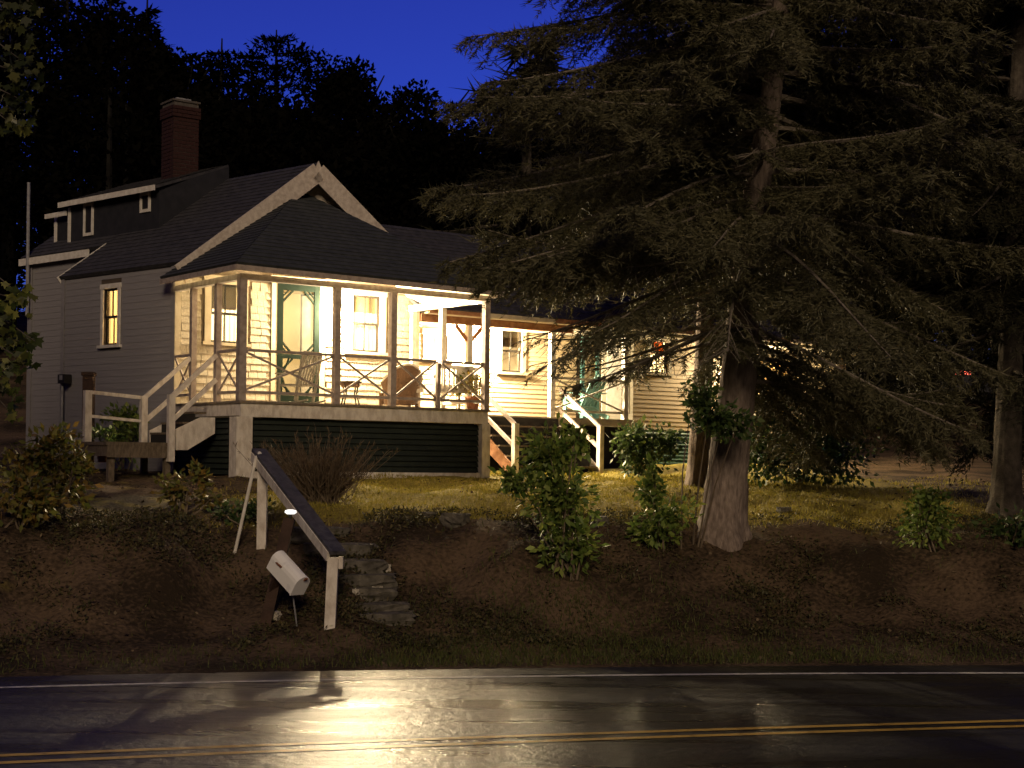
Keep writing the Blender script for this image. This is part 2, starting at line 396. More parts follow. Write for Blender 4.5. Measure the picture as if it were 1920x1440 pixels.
def ground_mat():
    m, nt, N, L, b = nodes_of('ground_soil')
    b.inputs['Roughness'].default_value = 0.95; b.inputs['Specular IOR Level'].default_value = 0.15
    tc = N.new('ShaderNodeTexCoord')
    at_ = N.new('ShaderNodeAttribute'); at_.attribute_name = 'turf'
    nz = N.new('ShaderNodeTexNoise'); nz.inputs['Scale'].default_value = 2.2; nz.inputs['Detail'].default_value = 8
    L.new(tc.outputs['Object'], nz.inputs[0])
    n2 = N.new('ShaderNodeTexNoise'); n2.inputs['Scale'].default_value = 18; n2.inputs['Detail'].default_value = 6
    L.new(tc.outputs['Object'], n2.inputs[0])
    soil = N.new('ShaderNodeValToRGB')
    soil.color_ramp.elements[0].position = 0.3; soil.color_ramp.elements[0].color = (0.030, 0.021, 0.0125, 1)
    soil.color_ramp.elements[1].position = 0.72; soil.color_ramp.elements[1].color = (0.125, 0.085, 0.052, 1)
    turf = N.new('ShaderNodeValToRGB')
    turf.color_ramp.elements[0].position = 0.3; turf.color_ramp.elements[0].color = (0.15, 0.12, 0.025, 1)
    turf.color_ramp.elements[1].position = 0.7; turf.color_ramp.elements[1].color = (0.30, 0.24, 0.05, 1)
    n4 = N.new('ShaderNodeTexNoise'); n4.inputs['Scale'].default_value = 0.9; n4.inputs['Detail'].default_value = 5
    L.new(tc.outputs['Object'], n4.inputs[0])
    mm = N.new('ShaderNodeMath'); mm.operation = 'MULTIPLY_ADD'; mm.inputs[1].default_value = 1.5; mm.inputs[2].default_value = -0.75
    L.new(n4.outputs[0], mm.inputs[0])
    sm = N.new('ShaderNodeMath'); sm.operation = 'ADD'; L.new(mm.outputs[0], sm.inputs[0]); L.new(n2.outputs[0], sm.inputs[1])
    L.new(sm.outputs[0], soil.inputs[0]); L.new(n2.outputs[0], turf.inputs[0])
    ma = N.new('ShaderNodeMath'); ma.operation = 'ADD'
    ms = N.new('ShaderNodeMath'); ms.operation = 'MULTIPLY_ADD'; ms.inputs[1].default_value = 1.6; ms.inputs[2].default_value = -0.8
    L.new(nz.outputs[0], ms.inputs[0]); L.new(at_.outputs['Fac'], ma.inputs[0]); L.new(ms.outputs[0], ma.inputs[1])
    mr = N.new('ShaderNodeMapRange'); mr.inputs[1].default_value = 0.3; mr.inputs[2].default_value = 0.7
    L.new(ma.outputs[0], mr.inputs[0])
    mx = N.new('ShaderNodeMix'); mx.data_type = 'RGBA'
    L.new(mr.outputs[0], mx.inputs[0]); L.new(soil.outputs[0], mx.inputs[6]); L.new(turf.outputs[0], mx.inputs[7])
    L.new(mx.outputs[2], b.inputs['Base Color'])
    bp = N.new('ShaderNodeBump'); bp.inputs['Strength'].default_value = 0.8; bp.inputs['Distance'].default_value = 0.04
    L.new(n2.outputs[0], bp.inputs['Height']); L.new(bp.outputs[0], b.inputs['Normal'])
    MATS['ground_soil'] = m
ground_mat()
nx, ny = len(gx), len(gy)
me = bpy.data.meshes.new('ground')
idx = np.arange(nx * ny).reshape(ny, nx)
quads = np.stack([idx[:-1, :-1], idx[:-1, 1:], idx[1:, 1:], idx[1:, :-1]], -1).reshape(-1, 4)
me.from_pydata(np.stack([GX, GY, GZ], -1).reshape(-1, 3).tolist(), [], quads.tolist())
GE = (GY - edge_y(GX)) * 0.972
turf_v = np.clip((GE - 4.0) / 1.2, 0, 1) * np.clip((24 - GE) / 5, 0, 1) * np.clip((GX + 4.2) / 1.2, 0.25, 1) * np.clip((8.5 - GX) / 2.5, 0.1, 1)  # turf cut back at the right, so the fading light is in the colour
a = me.attributes.new('turf', 'FLOAT', 'POINT'); a.data.foreach_set('value', turf_v.reshape(-1).astype(np.float32))
me.polygons.foreach_set('use_smooth', [True] * len(me.polygons))
part('ground', me, 'ground_soil', kind='structure')
# ---------------------------------------------------------------- the cottage
PH = rad(37.0); PM = rad(48.0)
u = np.array([math.cos(PH), math.sin(PH)]); v = np.array([-math.sin(PH), math.cos(PH)])
dm = np.array([-math.sin(PM), math.cos(PM)])
A = np.array([-4.595, 26.0]); PD = 2.64; FL = A + v * PD           # porch corner post, house corner
FLOOR = CAMZ + 0.967; PEAVE = CAMZ + 3.254; MEAVE = CAMZ + 3.59; SLOPE = 0.773; TR = 2.705; MW = 5.3
RIDGE = MEAVE + SLOPE * TR; WEAVE = CAMZ + 3.06; WRIDGE = CAMZ + 5.15
nv = -v; nm = -np.array([dm[1], -dm[0]])                           # outward normals of the front and of the left wall
GB = 1.75
def TL(t, L): return FL + u * t + dm * L
house = thing('cottage', 'white shingled cottage with dark roofs, brick chimney and a lit railed porch', 'house', v3(TL(2.6, 1.5), GB))

def wall(name, O, d, n, t0, t1, z0, z1, holes, m, th=0.12, parent=None):
    """upright slab with openings; its outer face lies on the plane through O along d"""
    mb = MB(); ts = sorted({t0, t1, *[h[0] for h in holes], *[h[1] for h in holes]})
    for a, b in zip(ts[:-1], ts[1:]):
        hs = sorted([(h[2], h[3]) for h in holes if h[0] <= a + 1e-6 and h[1] >= b - 1e-6]); z = z0
        for h0, h1 in hs:
            if h0 > z: mb.box(O, d, n, a, b, -th, 0, z, h0)
            z = h1
        if z1 > z: mb.box(O, d, n, a, b, -th, 0, z, z1)
    return part(name, mb, m, parent or house)

def roof_face(name, e0, e1, r0, r1, m, parent=None, course=0.15, th=0.06):
    """roof slope from the eave e0-e1 up to r0-r1, laid in lapped courses"""
    e0, e1, r0, r1 = [np.asarray(p, float) for p in (e0, e1, r0, r1)]
    L = np.linalg.norm((r0 + r1) / 2 - (e0 + e1) / 2); n = max(2, int(L / course))
    nn = np.cross(e1 - e0, (r0 + r1) / 2 - e0); nn = unit(nn); nn = nn if nn[2] > 0 else -nn
    mb = MB()
    mb.prism([e0, e1, r1, r0] if np.linalg.norm(r1 - r0) > 1e-3 else [e0, e1, r0], -nn * th)
    lim = L / n
    for k in range(n):
        a, b = k / n, min((k + 1.12) / n, 1.0)
        p0, p1 = e0 + (r0 - e0) * a, e1 + (r1 - e1) * a
        q0, q1 = e0 + (r0 - e0) * b, e1 + (r1 - e1) * b
        wob = [nn * (0.016 + 0.006 * random.random()) for _ in range(2)]
        mb.add([p0 + nn * 0.003, p1 + nn * 0.003, p1 + wob[0], p0 + wob[1], q1 + nn * 0.005, q0 + nn * 0.005], [(0, 1, 2, 3), (3, 2, 4, 5)])
    return part(name, mb, m, parent or house)

_wedge = None
def clap(name, O, d, n, t0, t1, z0, h, m, parent, th=0.018, rl=None):
    """one board or shingle, thicker at its lower edge; alike pieces share the mesh"""
    key = 'piece_' + m
    me = bpy.data.meshes.get(key)
    if me is None:
        me = bpy.data.meshes.new(key)
        me.from_pydata([(0, 0, 0), (1, 0, 0), (1, -1, 0), (0, -1, 0), (0, 0, 1), (1, 0, 1), (1, -0.25, 1), (0, -0.25, 1)], [],
                       [(0, 3, 2, 1), (4, 5, 6, 7), (0, 1, 5, 4), (1, 2, 6, 5), (2, 3, 7, 6), (3, 0, 4, 7)])
        me.flip_normals(); me.materials.append(MATS[m])
    o = bpy.data.objects.new(name, me); col.objects.link(o); o.parent = parent
    ang = math.atan2(d[1], d[0])
    loc = np.array([O[0] + d[0] * t0, O[1] + d[1] * t0, z0]) - rootloc(parent)
    # local -y must point along n
    flip = 1 if (n[0] * d[1] - n[1] * d[0]) > 0 else -1
    o.location = loc; o.rotation_euler = (0, 0, ang); o.scale = (t1 - t0, th * flip, h)
    return o
def cut(t0, t1, z0, z1, holes):
    """pieces of a course that lie outside the openings"""
    segs = [(t0, t1)]
    for h in holes:
        if h[3] > z0 + 0.01 and h[2] < z1 - 0.01:
            new = []
            for a, b in segs:
                if h[1] <= a or h[0] >= b: new.append((a, b)); continue
                if h[0] > a: new.append((a, h[0]))
                if h[1] < b: new.append((h[1], b))
            segs = new
    return [s for s in segs if s[1] - s[0] > 0.02]
def hole(px0, py0, px1, py1, O, d):
    t0, z1 = pl(px0, py0, O, d); t1, z0 = pl(px1, py1, O, d)
    ta, _ = pl(px0, (py0 + py1) / 2, O, d); tb, _ = pl(px1, (py0 + py1) / 2, O, d)
    zt = (pl((px0 + px1) / 2, py0, O, d)[1]); zb = pl((px0 + px1) / 2, py1, O, d)[1]
    return (min(ta, tb), max(ta, tb), zb, zt)

def window(O, d, n, h, trim=0.13, shade=0.0, curtain=None, cols=2, sash='sash_dark', case='trim', glass=True, parent=None, depth=0.12, sill=True, shade_m='shade'):
    t0, t1, z0, z1 = h; root = parent or house
    mb = MB()
    mb.box(O, d, n, t0 - trim, t0, 0.001, 0.03, z0, z1).box(O, d, n, t1, t1 + trim, 0.001, 0.03, z0, z1)
    mb.box(O, d, n, t0 - trim - 0.02, t1 + trim + 0.02, 0.001, 0.035, z1, z1 + trim * 1.15)
    if sill: mb.box(O, d, n, t0 - trim - 0.05, t1 + trim + 0.05, 0.001, 0.075, z0 - 0.055, z0)
    w = part('window', mb, case, root)
    fr = 0.042; zm = (z0 + z1) / 2
    for (a, b, off) in ((z0, zm + 0.02, -0.055), (zm - 0.02, z1, -0.025)):
        sb = MB()
        sb.box(O, d, n, t0, t0 + fr, off - 0.03, off, a, b).box(O, d, n, t1 - fr, t1, off - 0.03, off, a, b)
        sb.box(O, d, n, t0 + fr, t1 - fr, off - 0.03, off, a, a + fr).box(O, d, n, t0 + fr, t1 - fr, off - 0.03, off, b - fr, b)
        for c in range(1, cols):
            tc = t0 + (t1 - t0) * c / cols
            sb.box(O, d, n, tc - 0.011, tc + 0.011, off - 0.026, off - 0.004, a + fr, b - fr)
        part('sash', sb, sash, w)
        if glass:
            for c in range(cols):
                x0 = t0 + fr if c == 0 else t0 + (t1 - t0) * c / cols + 0.011
                x1 = t1 - fr if c == cols - 1 else t0 + (t1 - t0) * (c + 1) / cols - 0.011
                part('pane', MB().box(O, d, n, x0, x1, off - 0.017, off - 0.013, a + fr, b - fr), 'glass', w)
    if shade > 0:
        part('shade', MB().box(O, d, n, t0 + 0.03, t1 - 0.03, -depth - 0.02, -depth - 0.012, z1 - (z1 - z0) * shade, z1), shade_m, w)
    if curtain:
        cb = MB(); k = 14
        xs = np.linspace(t0 - 0.04, t1 + 0.04, k + 1)
        pts = [(O + d * x - n * (depth + 0.06 + 0.02 * (i % 2))) for i, x in enumerate(xs)]
        zt = z1 - (z1 - z0) * shade * 0.9
        cb.add([v3(p, z0 - 0.05) for p in pts] + [v3(p, zt) for p in pts], [(i, i + 1, k + 2 + i, k + 1 + i) for i in range(k)])
        part('curtain', cb, curtain, w)
    return w

# front wall of the main block
H_W1 = hole(395, 533, 452, 643, FL, u); H_W2 = hole(660, 554, 712, 660, FL, u); H_D = hole(518, 534, 598, 757, FL, u)
H_D = (H_D[0], H_D[1], FLOOR, H_D[3])
fw = wall('front_wall', FL, u, nv, 0.0, MW, FLOOR - 0.25, MEAVE, [H_W1, H_W2, H_D], 'sheathing')
gab = MB().prism([v3(TL(0, 0), MEAVE), v3(TL(MW, 0), MEAVE), v3(TL(TR, 0), RIDGE - 0.05)], v3(v * 0.12, 0))
part('gable_wall', gab, 'gable_paint', house)
# wall shingles, laid in courses round the openings and their casings
TRIM = 0.13
blk = [(h[0] - TRIM - 0.06, h[1] + TRIM + 0.06, h[2] - 0.07, h[3] + TRIM * 1.2) for h in (H_W1, H_W2)] + [(H_D[0] - 0.14, H_D[1] + 0.14, 0, H_D[3] + 0.15)]
rng = random.Random(3); nsh = 0; z = FLOOR; rest = MB()
while z < PEAVE - 0.05:
    hh = 0.136; t = 0.13 + rng.uniform(-0.1, 0)
    while t < MW - 0.1:
        w_ = rng.uniform(0.13, 0.27)
        for a, b in cut(max(t, 0.11), min(t + w_, MW - 0.105), z, z + hh, blk):
            if b - a < 0.035: continue
            dz = rng.uniform(-0.008, 0.006)
            if nsh < 300: clap('shingle', FL, u, nv, a + 0.003, b - 0.004, z + dz, hh + 0.03, 'siding', fw, 0.022 + rng.random() * 0.006); nsh += 1
            else: rest.box(FL, u, nv, a + 0.003, b - 0.004, 0.0, 0.02, z + dz, z + hh)
        t += w_
    z += hh
if rest.V: part('shingles', rest, 'siding', fw, kind='stuff')
for a, b in ((-0.02, 0.10), (MW - 0.10, MW + 0.02)):
    part('corner_board', MB().box(FL, u, nv, a, b, 0.001, 0.035, FLOOR, MEAVE - 0.1), 'trim', fw)
window(FL, u, nv, H_W1, TRIM, 0.42, 'sheer_curtain'); window(FL, u, nv, H_W2, TRIM, 0.3, 'sheer_curtain')

# green screen door with shaped brackets
t0, t1, z0, z1 = H_D
dc = MB().box(FL, u, nv, t0 - 0.12, t0, 0.001, 0.03, FLOOR, z1).box(FL, u, nv, t1, t1 + 0.12, 0.001, 0.03, FLOOR, z1).box(FL, u, nv, t0 - 0.14, t1 + 0.14, 0.001, 0.035, z1, z1 + 0.14)
part('door_casing', dc, 'trim', house)
fr = MB(); sw = 0.125
fr.box(FL, u, nv, t0, t0 + sw, -0.01, 0.035, z0 + 0.02, z1).box(FL, u, nv, t1 - sw, t1, -0.01, 0.035, z0 + 0.02, z1)
zm = z0 + (z1 - z0) * 0.42
for a, b in ((z1 - 0.12, z1 - 0.001), (zm - 0.05, zm + 0.03), (z0 + 0.021, z0 + 0.24)):
    fr.box(FL, u, nv, t0 + sw, t1 - sw, -0.01, 0.033, a, b)
sd = part('screen_door', fr, 'door_green', house)
def br(ta, za, tb, zb, w_=0.035):
    part('bracket', MB().bar(v3(FL + u * ta + nv * 0.012, za), v3(FL + u * tb + nv * 0.012, zb), 0.03, w_), 'door_green', sd)
q = 0.22
for sx, x in ((1, t0 + sw), (-1, t1 - sw)):
    br(x, z1 - 0.12 - q, x + sx * q, z1 - 0.12); br(x, zm + 0.03 + q, x + sx * q, zm + 0.03)
    br(x, z1 - 0.12 - q * 0.55, x + sx * q * 0.55, z1 - 0.12, 0.02); br(x, zm + 0.03 + q * 0.55, x + sx * q * 0.55, zm + 0.03, 0.02)
    br(x, zm - 0.05 - q, x + sx * q, zm - 0.05); br(x, z0 + 0.24 + q, x + sx * q, z0 + 0.24)
    br(x, zm - 0.05 - 0.34, x + sx * 0.14, zm - 0.05, 0.022); br(x, z0 + 0.24 + 0.34, x + sx * 0.14, z0 + 0.24, 0.022)
part('screen', MB().box(FL, u, nv, t0 + sw, t1 - sw, 0.0, 0.002, z0 + 0.24, z1 - 0.12), 'screen_mesh', sd)
part('handle', MB().box(FL, u, nv, t1 - 0.085, t1 - 0.055, 0.035, 0.07, zm - 0.02, zm + 0.10), 'iron', sd)

# left wall with boards
H_L = hole(195, 541, 222, 647, FL, dm)
lw = wall('side_wall', FL, dm, nm, 0.12, 3.75, GB - 0.1, MEAVE - 0.08, [H_L], 'sheathing')
bl = [(H_L[0] - 0.1, H_L[1] + 0.1, H_L[2] - 0.06, H_L[3] + 0.11)]
z = GB
while z < MEAVE - 0.10:
    for a, b in cut(0.10, 3.72, z, z + 0.125, bl): clap('clapboard', FL, dm, nm, a, b, z, min(0.15, MEAVE - 0.04 - z), 'side_siding', lw, 0.009)
    z += 0.125
part('corner_board', MB().box(FL, dm, nm, -0.02, 0.10, 0.001, 0.03, GB, MEAVE - 0.08), 'side_siding', lw)
part('corner_board', MB().box(FL, dm, nm, 3.66, 3.77, 0.022, 0.036, GB, MEAVE - 0.1), 'side_siding', lw)
window(FL, dm, nm, H_L, 0.08, 0.0, 'amber_curtain', 2, 'sash_dark', 'white_paint')

# the other walls, closing the main block and its taller back part
wall('back_wall', TL(0, 6.8), u, v, 0.95, MW, GB, MEAVE + 0.6, [], 'siding')
wall('end_wall', TL(MW, 0), dm, -nm, 0.12, 6.8, GB, MEAVE - 0.05, [], 'siding')
wall('jog_wall', TL(0, 3.75), u, v, 0.12, 0.95, GB, MEAVE - 0.08, [], 'siding')
OB = TL(0.95, 0)
bw = wall('rear_side_wall', OB, dm, nm, 3.63, 6.75, GB, MEAVE + 0.70, [], 'sheathing')
z = GB
while z < MEAVE + 0.6:
    clap('clapboard', OB, dm, nm, 3.76, 6.72, z, 0.15, 'side_siding', bw, 0.009); z += 0.125
part('corner_board', MB().box(OB, dm, nm, 6.63, 6.78, 0.022, 0.04, GB, MEAVE + 0.66), 'side_siding', bw)
part('interior_floor', MB().prism([v3(TL(0.14, 0.14), FLOOR - 0.1), v3(TL(MW - 0.14, 0.14), FLOOR - 0.1), v3(TL(MW - 0.14, 6.6), FLOOR - 0.1), v3(TL(0.2, 3.6), FLOOR - 0.1)], (0, 0, 0.08)), 'deck_wood', house)
part('partition', MB().box(TL(0, 3.4), u, v, 0.2, MW - 0.2, 0, 0.08, FLOOR - 0.01, MEAVE), 'interior', house)
part('interior_ceiling', MB().prism([v3(TL(0.13, 0.13), MEAVE - 0.02), v3(TL(MW - 0.13, 0.13), MEAVE - 0.02), v3(TL(MW - 0.13, 3.4), MEAVE - 0.02), v3(TL(0.13, 3.4), MEAVE - 0.02)], (0, 0, 0.05)), 'interior', house)

# roofs of the main block
def RP(t, L, dz=0.0): return v3(TL(t, L), MEAVE + SLOPE * (t if t <= TR else 2 * TR - t) + dz)
rf = roof_face('roof_slope', RP(-0.07, -0.3), RP(-0.07, 3.78), RP(TR, -0.3), RP(TR, 3.78), 'roof_shingle')
roof_face('roof_slope', RP(0.85, 3.78), RP(0.85, 6.95), RP(TR, 3.78), RP(TR, 6.95), 'roof_shingle')
roof_face('roof_slope', RP(5.6, -0.3), RP(5.6, 6.95), RP(TR, -0.3), RP(TR, 6.95), 'roof_shingle')
for ta in (-0.12, 5.55):
    p, q_ = v3(TL(ta, -0.3) - v * 0.02, RP(ta, 0)[2] - 0.19), v3(TL(TR, -0.3) - v * 0.02, RP(TR, 0)[2] - 0.18)
    part('rake_board', MB().bar(p, q_, 0.035, 0.36, (0, 0, 1)), 'gable_paint', house)
part('apex_block', MB().prism([v3(TL(TR - 0.2, -0.33), RIDGE - 0.38), v3(TL(TR + 0.2, -0.33), RIDGE - 0.38), v3(TL(TR, -0.33), RIDGE + 0.03)], v3(v * 0.03, 0)), 'gable_paint', house)
part('eave_board', MB().bar(RP(0.83, 4.3, -0.08), RP(0.83, 6.98, -0.08), 0.035, 0.15), 'white_paint', house)
p, q_ = RP(-0.07, 3.80, -0.06), RP(0.95, 3.80, -0.06)
part('rake_board', MB().bar(p, q_, 0.03, 0.14), 'white_paint', house)
# long shed dormer
TD = 1.2; OD = TL(TD, 0); DE = CAMZ + 5.33
db = MB()
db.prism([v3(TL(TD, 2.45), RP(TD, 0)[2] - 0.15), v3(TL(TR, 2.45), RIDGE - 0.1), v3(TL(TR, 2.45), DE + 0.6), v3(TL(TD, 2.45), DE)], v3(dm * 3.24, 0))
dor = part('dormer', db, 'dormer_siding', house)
roof_face('dormer_roof', v3(TL(TD - 0.15, 2.35), DE + 0.02), v3(TL(TD - 0.15, 5.8), DE + 0.02), v3(TL(TR + 0.05, 2.55), DE + 0.66), v3(TL(TR + 0.05, 5.8), DE + 0.66), 'roof_shingle', dor)
part('eave_board', MB().bar(v3(TL(TD - 0.17, 2.35), DE - 0.03), v3(TL(TD - 0.17, 5.82), DE - 0.03), 0.03, 0.11), 'white_paint', dor)
part('corner_board', MB().box(OD, dm, nm, 5.62, 5.70, 0.001, 0.03, RP(TD, 0)[2], DE - 0.08), 'white_paint', dor)
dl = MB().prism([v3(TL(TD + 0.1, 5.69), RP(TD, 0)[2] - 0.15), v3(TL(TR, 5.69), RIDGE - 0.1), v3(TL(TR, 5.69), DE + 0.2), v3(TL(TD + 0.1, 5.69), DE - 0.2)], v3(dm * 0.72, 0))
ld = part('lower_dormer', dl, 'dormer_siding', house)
part('eave_board', MB().bar(v3(TL(TD - 0.05, 5.72), DE - 0.19), v3(TL(TD - 0.05, 6.55), DE - 0.19), 0.03, 0.10), 'white_paint', ld)
part('corner_board', MB().box(TL(TD + 0.1, 0), dm, nm, 6.33, 6.41, 0.001, 0.03, RP(TD, 0)[2], DE - 0.2), 'white_paint', ld)
for (a, b, c, d_) in ((158, 381, 176, 442), (264, 361, 283, 398)):
    h = hole(a, b, c, d_, OD, dm)
    h = (h[0], h[1], max(h[2], RP(TD, 0)[2] + 0.02), h[3])
    wf = MB(); f_ = 0.06
    wf.box(OD, dm, nm, h[0], h[0] + f_, 0.001, 0.03, h[2], h[3]).box(OD, dm, nm, h[1] - f_, h[1], 0.001, 0.03, h[2], h[3])
    wf.box(OD, dm, nm, h[0] + f_, h[1] - f_, 0.001, 0.028, h[3] - f_, h[3]).box(OD, dm, nm, h[0] + f_, h[1] - f_, 0.001, 0.028, h[2], h[2] + f_)
    w_ = part('dormer_window', wf, 'white_paint', dor)
    part('pane', MB().box(OD, dm, nm, h[0] + f_, h[1] - f_, 0.002, 0.008, h[2] + f_, h[3] - f_), 'iron', w_)
# chimney: core of mortar, every brick its own piece
CT, CL, CW = 2.22, 3.38, 0.57
cz0, cz1 = DE + 0.05, CAMZ + 7.26
co = TL(CT, CL)
cu, cv = u, v
ch = part('chimney', MB().box(co, cu, cv, -CW / 2 + 0.012, CW / 2 - 0.012, -CW / 2 + 0.012, CW / 2 - 0.012, cz0 - 0.6, cz1 - 0.01), 'mortar', house)
brick_me = bpy.data.meshes.new('brick')
bb = MB().lbox(-0.5, 0.5, -0.5, 0.5, 0, 1)
brick_me.from_pydata(bb.V, [], bb.F); brick_me.materials.append(MATS['brick'])
nz_ = int((cz1 - cz0 - 0.02) / 0.078); hl = rootloc(house)
for k in range(nz_):
    out = 0.03 if k >= nz_ - 3 else 0.0
    w_ = CW + out * 2
    for side in range(4):
        d_ = [cu, cv, -cu, -cv][side]; n_ = [-cv, cu, cv, -cu][side]
        n_b = 3; bl_ = w_ / n_b
        sh = 0.5 * bl_ * (k % 2)
        edges = np.clip([(-w_ / 2) + i * bl_ - sh for i in range(n_b + 2)], -w_ / 2, w_ / 2)
        for a, b in zip(edges[:-1], edges[1:]):
            if b - a < 0.05: continue
            if side in (1, 3): a, b = max(a, -w_ / 2 + 0.1), min(b, w_ / 2 - 0.1)
            if b - a < 0.04: continue
            o = bpy.data.objects.new('brick', brick_me); col.objects.link(o); o.parent = ch
            c_ = co + d_ * ((a + b) / 2) + n_ * (w_ / 2 - 0.05 + rng.uniform(-0.003, 0.003))
            o.location = v3(c_, cz0 + k * 0.078) - hl
            o.rotation_euler = (0, 0, math.atan2(d_[1], d_[0])); o.scale = (b - a - 0.010, 0.1, 0.066)
part('cap', MB().box(co, cu, cv, -CW / 2 - 0.02, CW / 2 + 0.02, -CW / 2 - 0.02, CW / 2 + 0.02, cz1 - 0.005, cz1 + 0.035), 'mortar', ch)
part('flue', MB().box(co, cu, cv, -0.16, 0.16, -0.16, 0.16, cz1 + 0.036, cz1 + 0.10), 'lead', ch)
part('flashing', MB().box(co, cu, cv, -CW / 2 - 0.07, CW / 2 + 0.07, -CW / 2 - 0.09, -CW / 2 - 0.03, cz0 - 0.12, cz0 + 0.03), 'lead', ch)
# vent mast at the rear corner
tm, zm1 = pl(54, 346, OB, dm)
part('vent_mast', MB().tube([v3(OB + dm * 6.62 + nm * 0.14, MEAVE - 0.6), v3(OB + dm * 6.62 + nm * 0.14, zm1)], [0.04, 0.035], 8), 'lead', house)
part('mast_bracket', MB().tube([v3(OB + dm * 6.72 + nm * 0.10, MEAVE + 0.2), v3(OB + dm * 6.72 + nm * 0.10, zm1 - 0.35)], [0.02, 0.02], 6), 'lead', house)

# ---------------------------------------------------------------- front porch
PW = 5.10
apex_t, apex_z = pl(565, 356, FL, u)
ap = v3(FL + u * apex_t + v * 0.10, apex_z)
def PP(t, D, z): return v3(A + u * t + v * D, z)
LB, LF, RF, RB = PP(-0.28, PD + 0.05, PEAVE), PP(-0.25, -0.27, PEAVE), PP(PW + 0.25, -0.27, PEAVE - 0.03), PP(PW + 0.25, PD + 0.05, PEAVE - 0.03)
pr = roof_face('porch_roof', LF, RF, ap, ap, 'porch_roof')
roof_face('porch_roof', LB, LF, ap, ap, 'porch_roof'); roof_face('porch_roof', RF, RB, ap, ap, 'porch_roof')
dz = np.array([0, 0, -0.10]); ins = 0.06
cl = [PP(-0.18, PD + 0.05, PEAVE - 0.10), PP(-0.18, -0.2, PEAVE - 0.10), PP(PW + 0.18, -0.2, PEAVE - 0.13), PP(PW + 0.18, PD + 0.05, PEAVE - 0.13), ap - np.array([0, 0, 0.14])]
part('porch_ceiling', MB().add(cl, [(0, 1, 4), (1, 2, 4), (2, 3, 4)]), 'ceiling_paint', house)
for a, b in ((LB, LF), (LF, RF), (RF, RB)):
    part('fascia', MB().bar(a + (0, 0, -0.075), b + (0, 0, -0.075), 0.03, 0.09), 'shaded_paint', house)
dk = MB().box(A, u, v, -0.06, PW + 0.06, -0.09, PD - 0.03, FLOOR - 0.04, FLOOR)
deck = part('porch_deck', dk, 'deck_wood', house)
for (a, b, c, d_) in ((-0.03, PW + 0.03, -0.06, -0.02),):
    part('rim_board', MB().box(A, u, v, a, b, c, d_, FLOOR - 0.27, FLOOR - 0.041), 'aged_paint', deck)
part('rim_board', MB().box(A, u, v, -0.03, 0.01, -0.019, PD - 0.05, FLOOR - 0.25, FLOOR - 0.041), 'aged_paint', deck)
part('rim_board', MB().box(A, u, v, PW - 0.01, PW + 0.03, -0.019, PD - 0.05, FLOOR - 0.25, FLOOR - 0.041), 'aged_paint', deck)
BEAMZ = PEAVE - 0.14
part('beam', MB().box(A, u, v, -0.06, PW + 0.06, -0.06, 0.06, BEAMZ - 0.10, BEAMZ), 'shaded_paint', deck)
part('beam', MB().box(A, u, v, -0.06, 0.06, 0.061, PD - 0.05, BEAMZ - 0.10, BEAMZ), 'aged_paint', deck)
part('beam', MB().box(A, u, v, PW - 0.06, PW + 0.06, 0.061, PD - 0.05, BEAMZ - 0.12, BEAMZ), 'white_paint', deck)
def post(t, D, w_=0.11, z1=BEAMZ - 0.101, z0=FLOOR + 0.001, m='shaded_paint'):
    part('post', MB().box(A, u, v, t - w_ / 2, t + w_ / 2, D - w_ / 2, D + w_ / 2, z0, z1), m, deck)
def tpx(px, py, O=A, d=u): return pl(px, py, O, d)[0]
fp = [0.0, tpx(631, 640), tpx(736, 645), PW]
t_half = tpx(822, 700)
SD1, SD2 = tpx(408, 650, A, v), tpx(362, 650, A, v)
for t in fp: post(t, 0.0, 0.13 if t == 0 else 0.115)
post(t_half, 0.0, 0.07, FLOOR + 0.83)
post(0.0, SD1, 0.10); post(0.0, SD2, 0.10); post(PW, 1.45, 0.11, BEAMZ - 0.121, m='white_paint'); post(PW, PD - 0.14, 0.10, BEAMZ - 0.121, m='white_paint')
RT, RBT = FLOOR + 0.86, FLOOR + 0.15
def rail_panel(P, Q, m='shaded_paint', par=None):
    """top rail, bottom rail and a diagonal cross between two posts"""
    par = par or deck; P, Q = np.asarray(P), np.asarray(Q); d = unit(Q - P)
    part('top_rail', MB().bar(v3(P, RT), v3(Q, RT), 0.07, 0.045), m, par)
    part('bottom_rail', MB().bar(v3(P, RBT), v3(Q, RBT), 0.05, 0.05), m, par)
    n_ = np.array([-d[1], d[0]]) * 0.014
    part('cross_brace', MB().bar(v3(P + n_, RBT + 0.03), v3(Q + n_, RT - 0.03), 0.022, 0.036), m, par)
    part('cross_brace', MB().bar(v3(P - n_, RT - 0.03), v3(Q - n_, RBT + 0.03), 0.022, 0.036), m, par)
def AP(t, D): return A + u * t + v * D
xs = [fp[0], fp[1], fp[2], t_half, PW]
for a, b in zip(xs[:-1], xs[1:]): rail_panel(AP(a + 0.066, 0), AP(b - 0.066, 0))
rail_panel(AP(0, 0.066), AP(0, SD1 - 0.052)); rail_panel(AP(0, SD2 + 0.052), AP(0, PD - 0.06))
rail_panel(AP(PW, 0.06), AP(PW, 1.45 - 0.057), 'white_paint'); rail_panel(AP(PW, 1.45 + 0.057), AP(PW, PD - 0.2), 'white_paint')
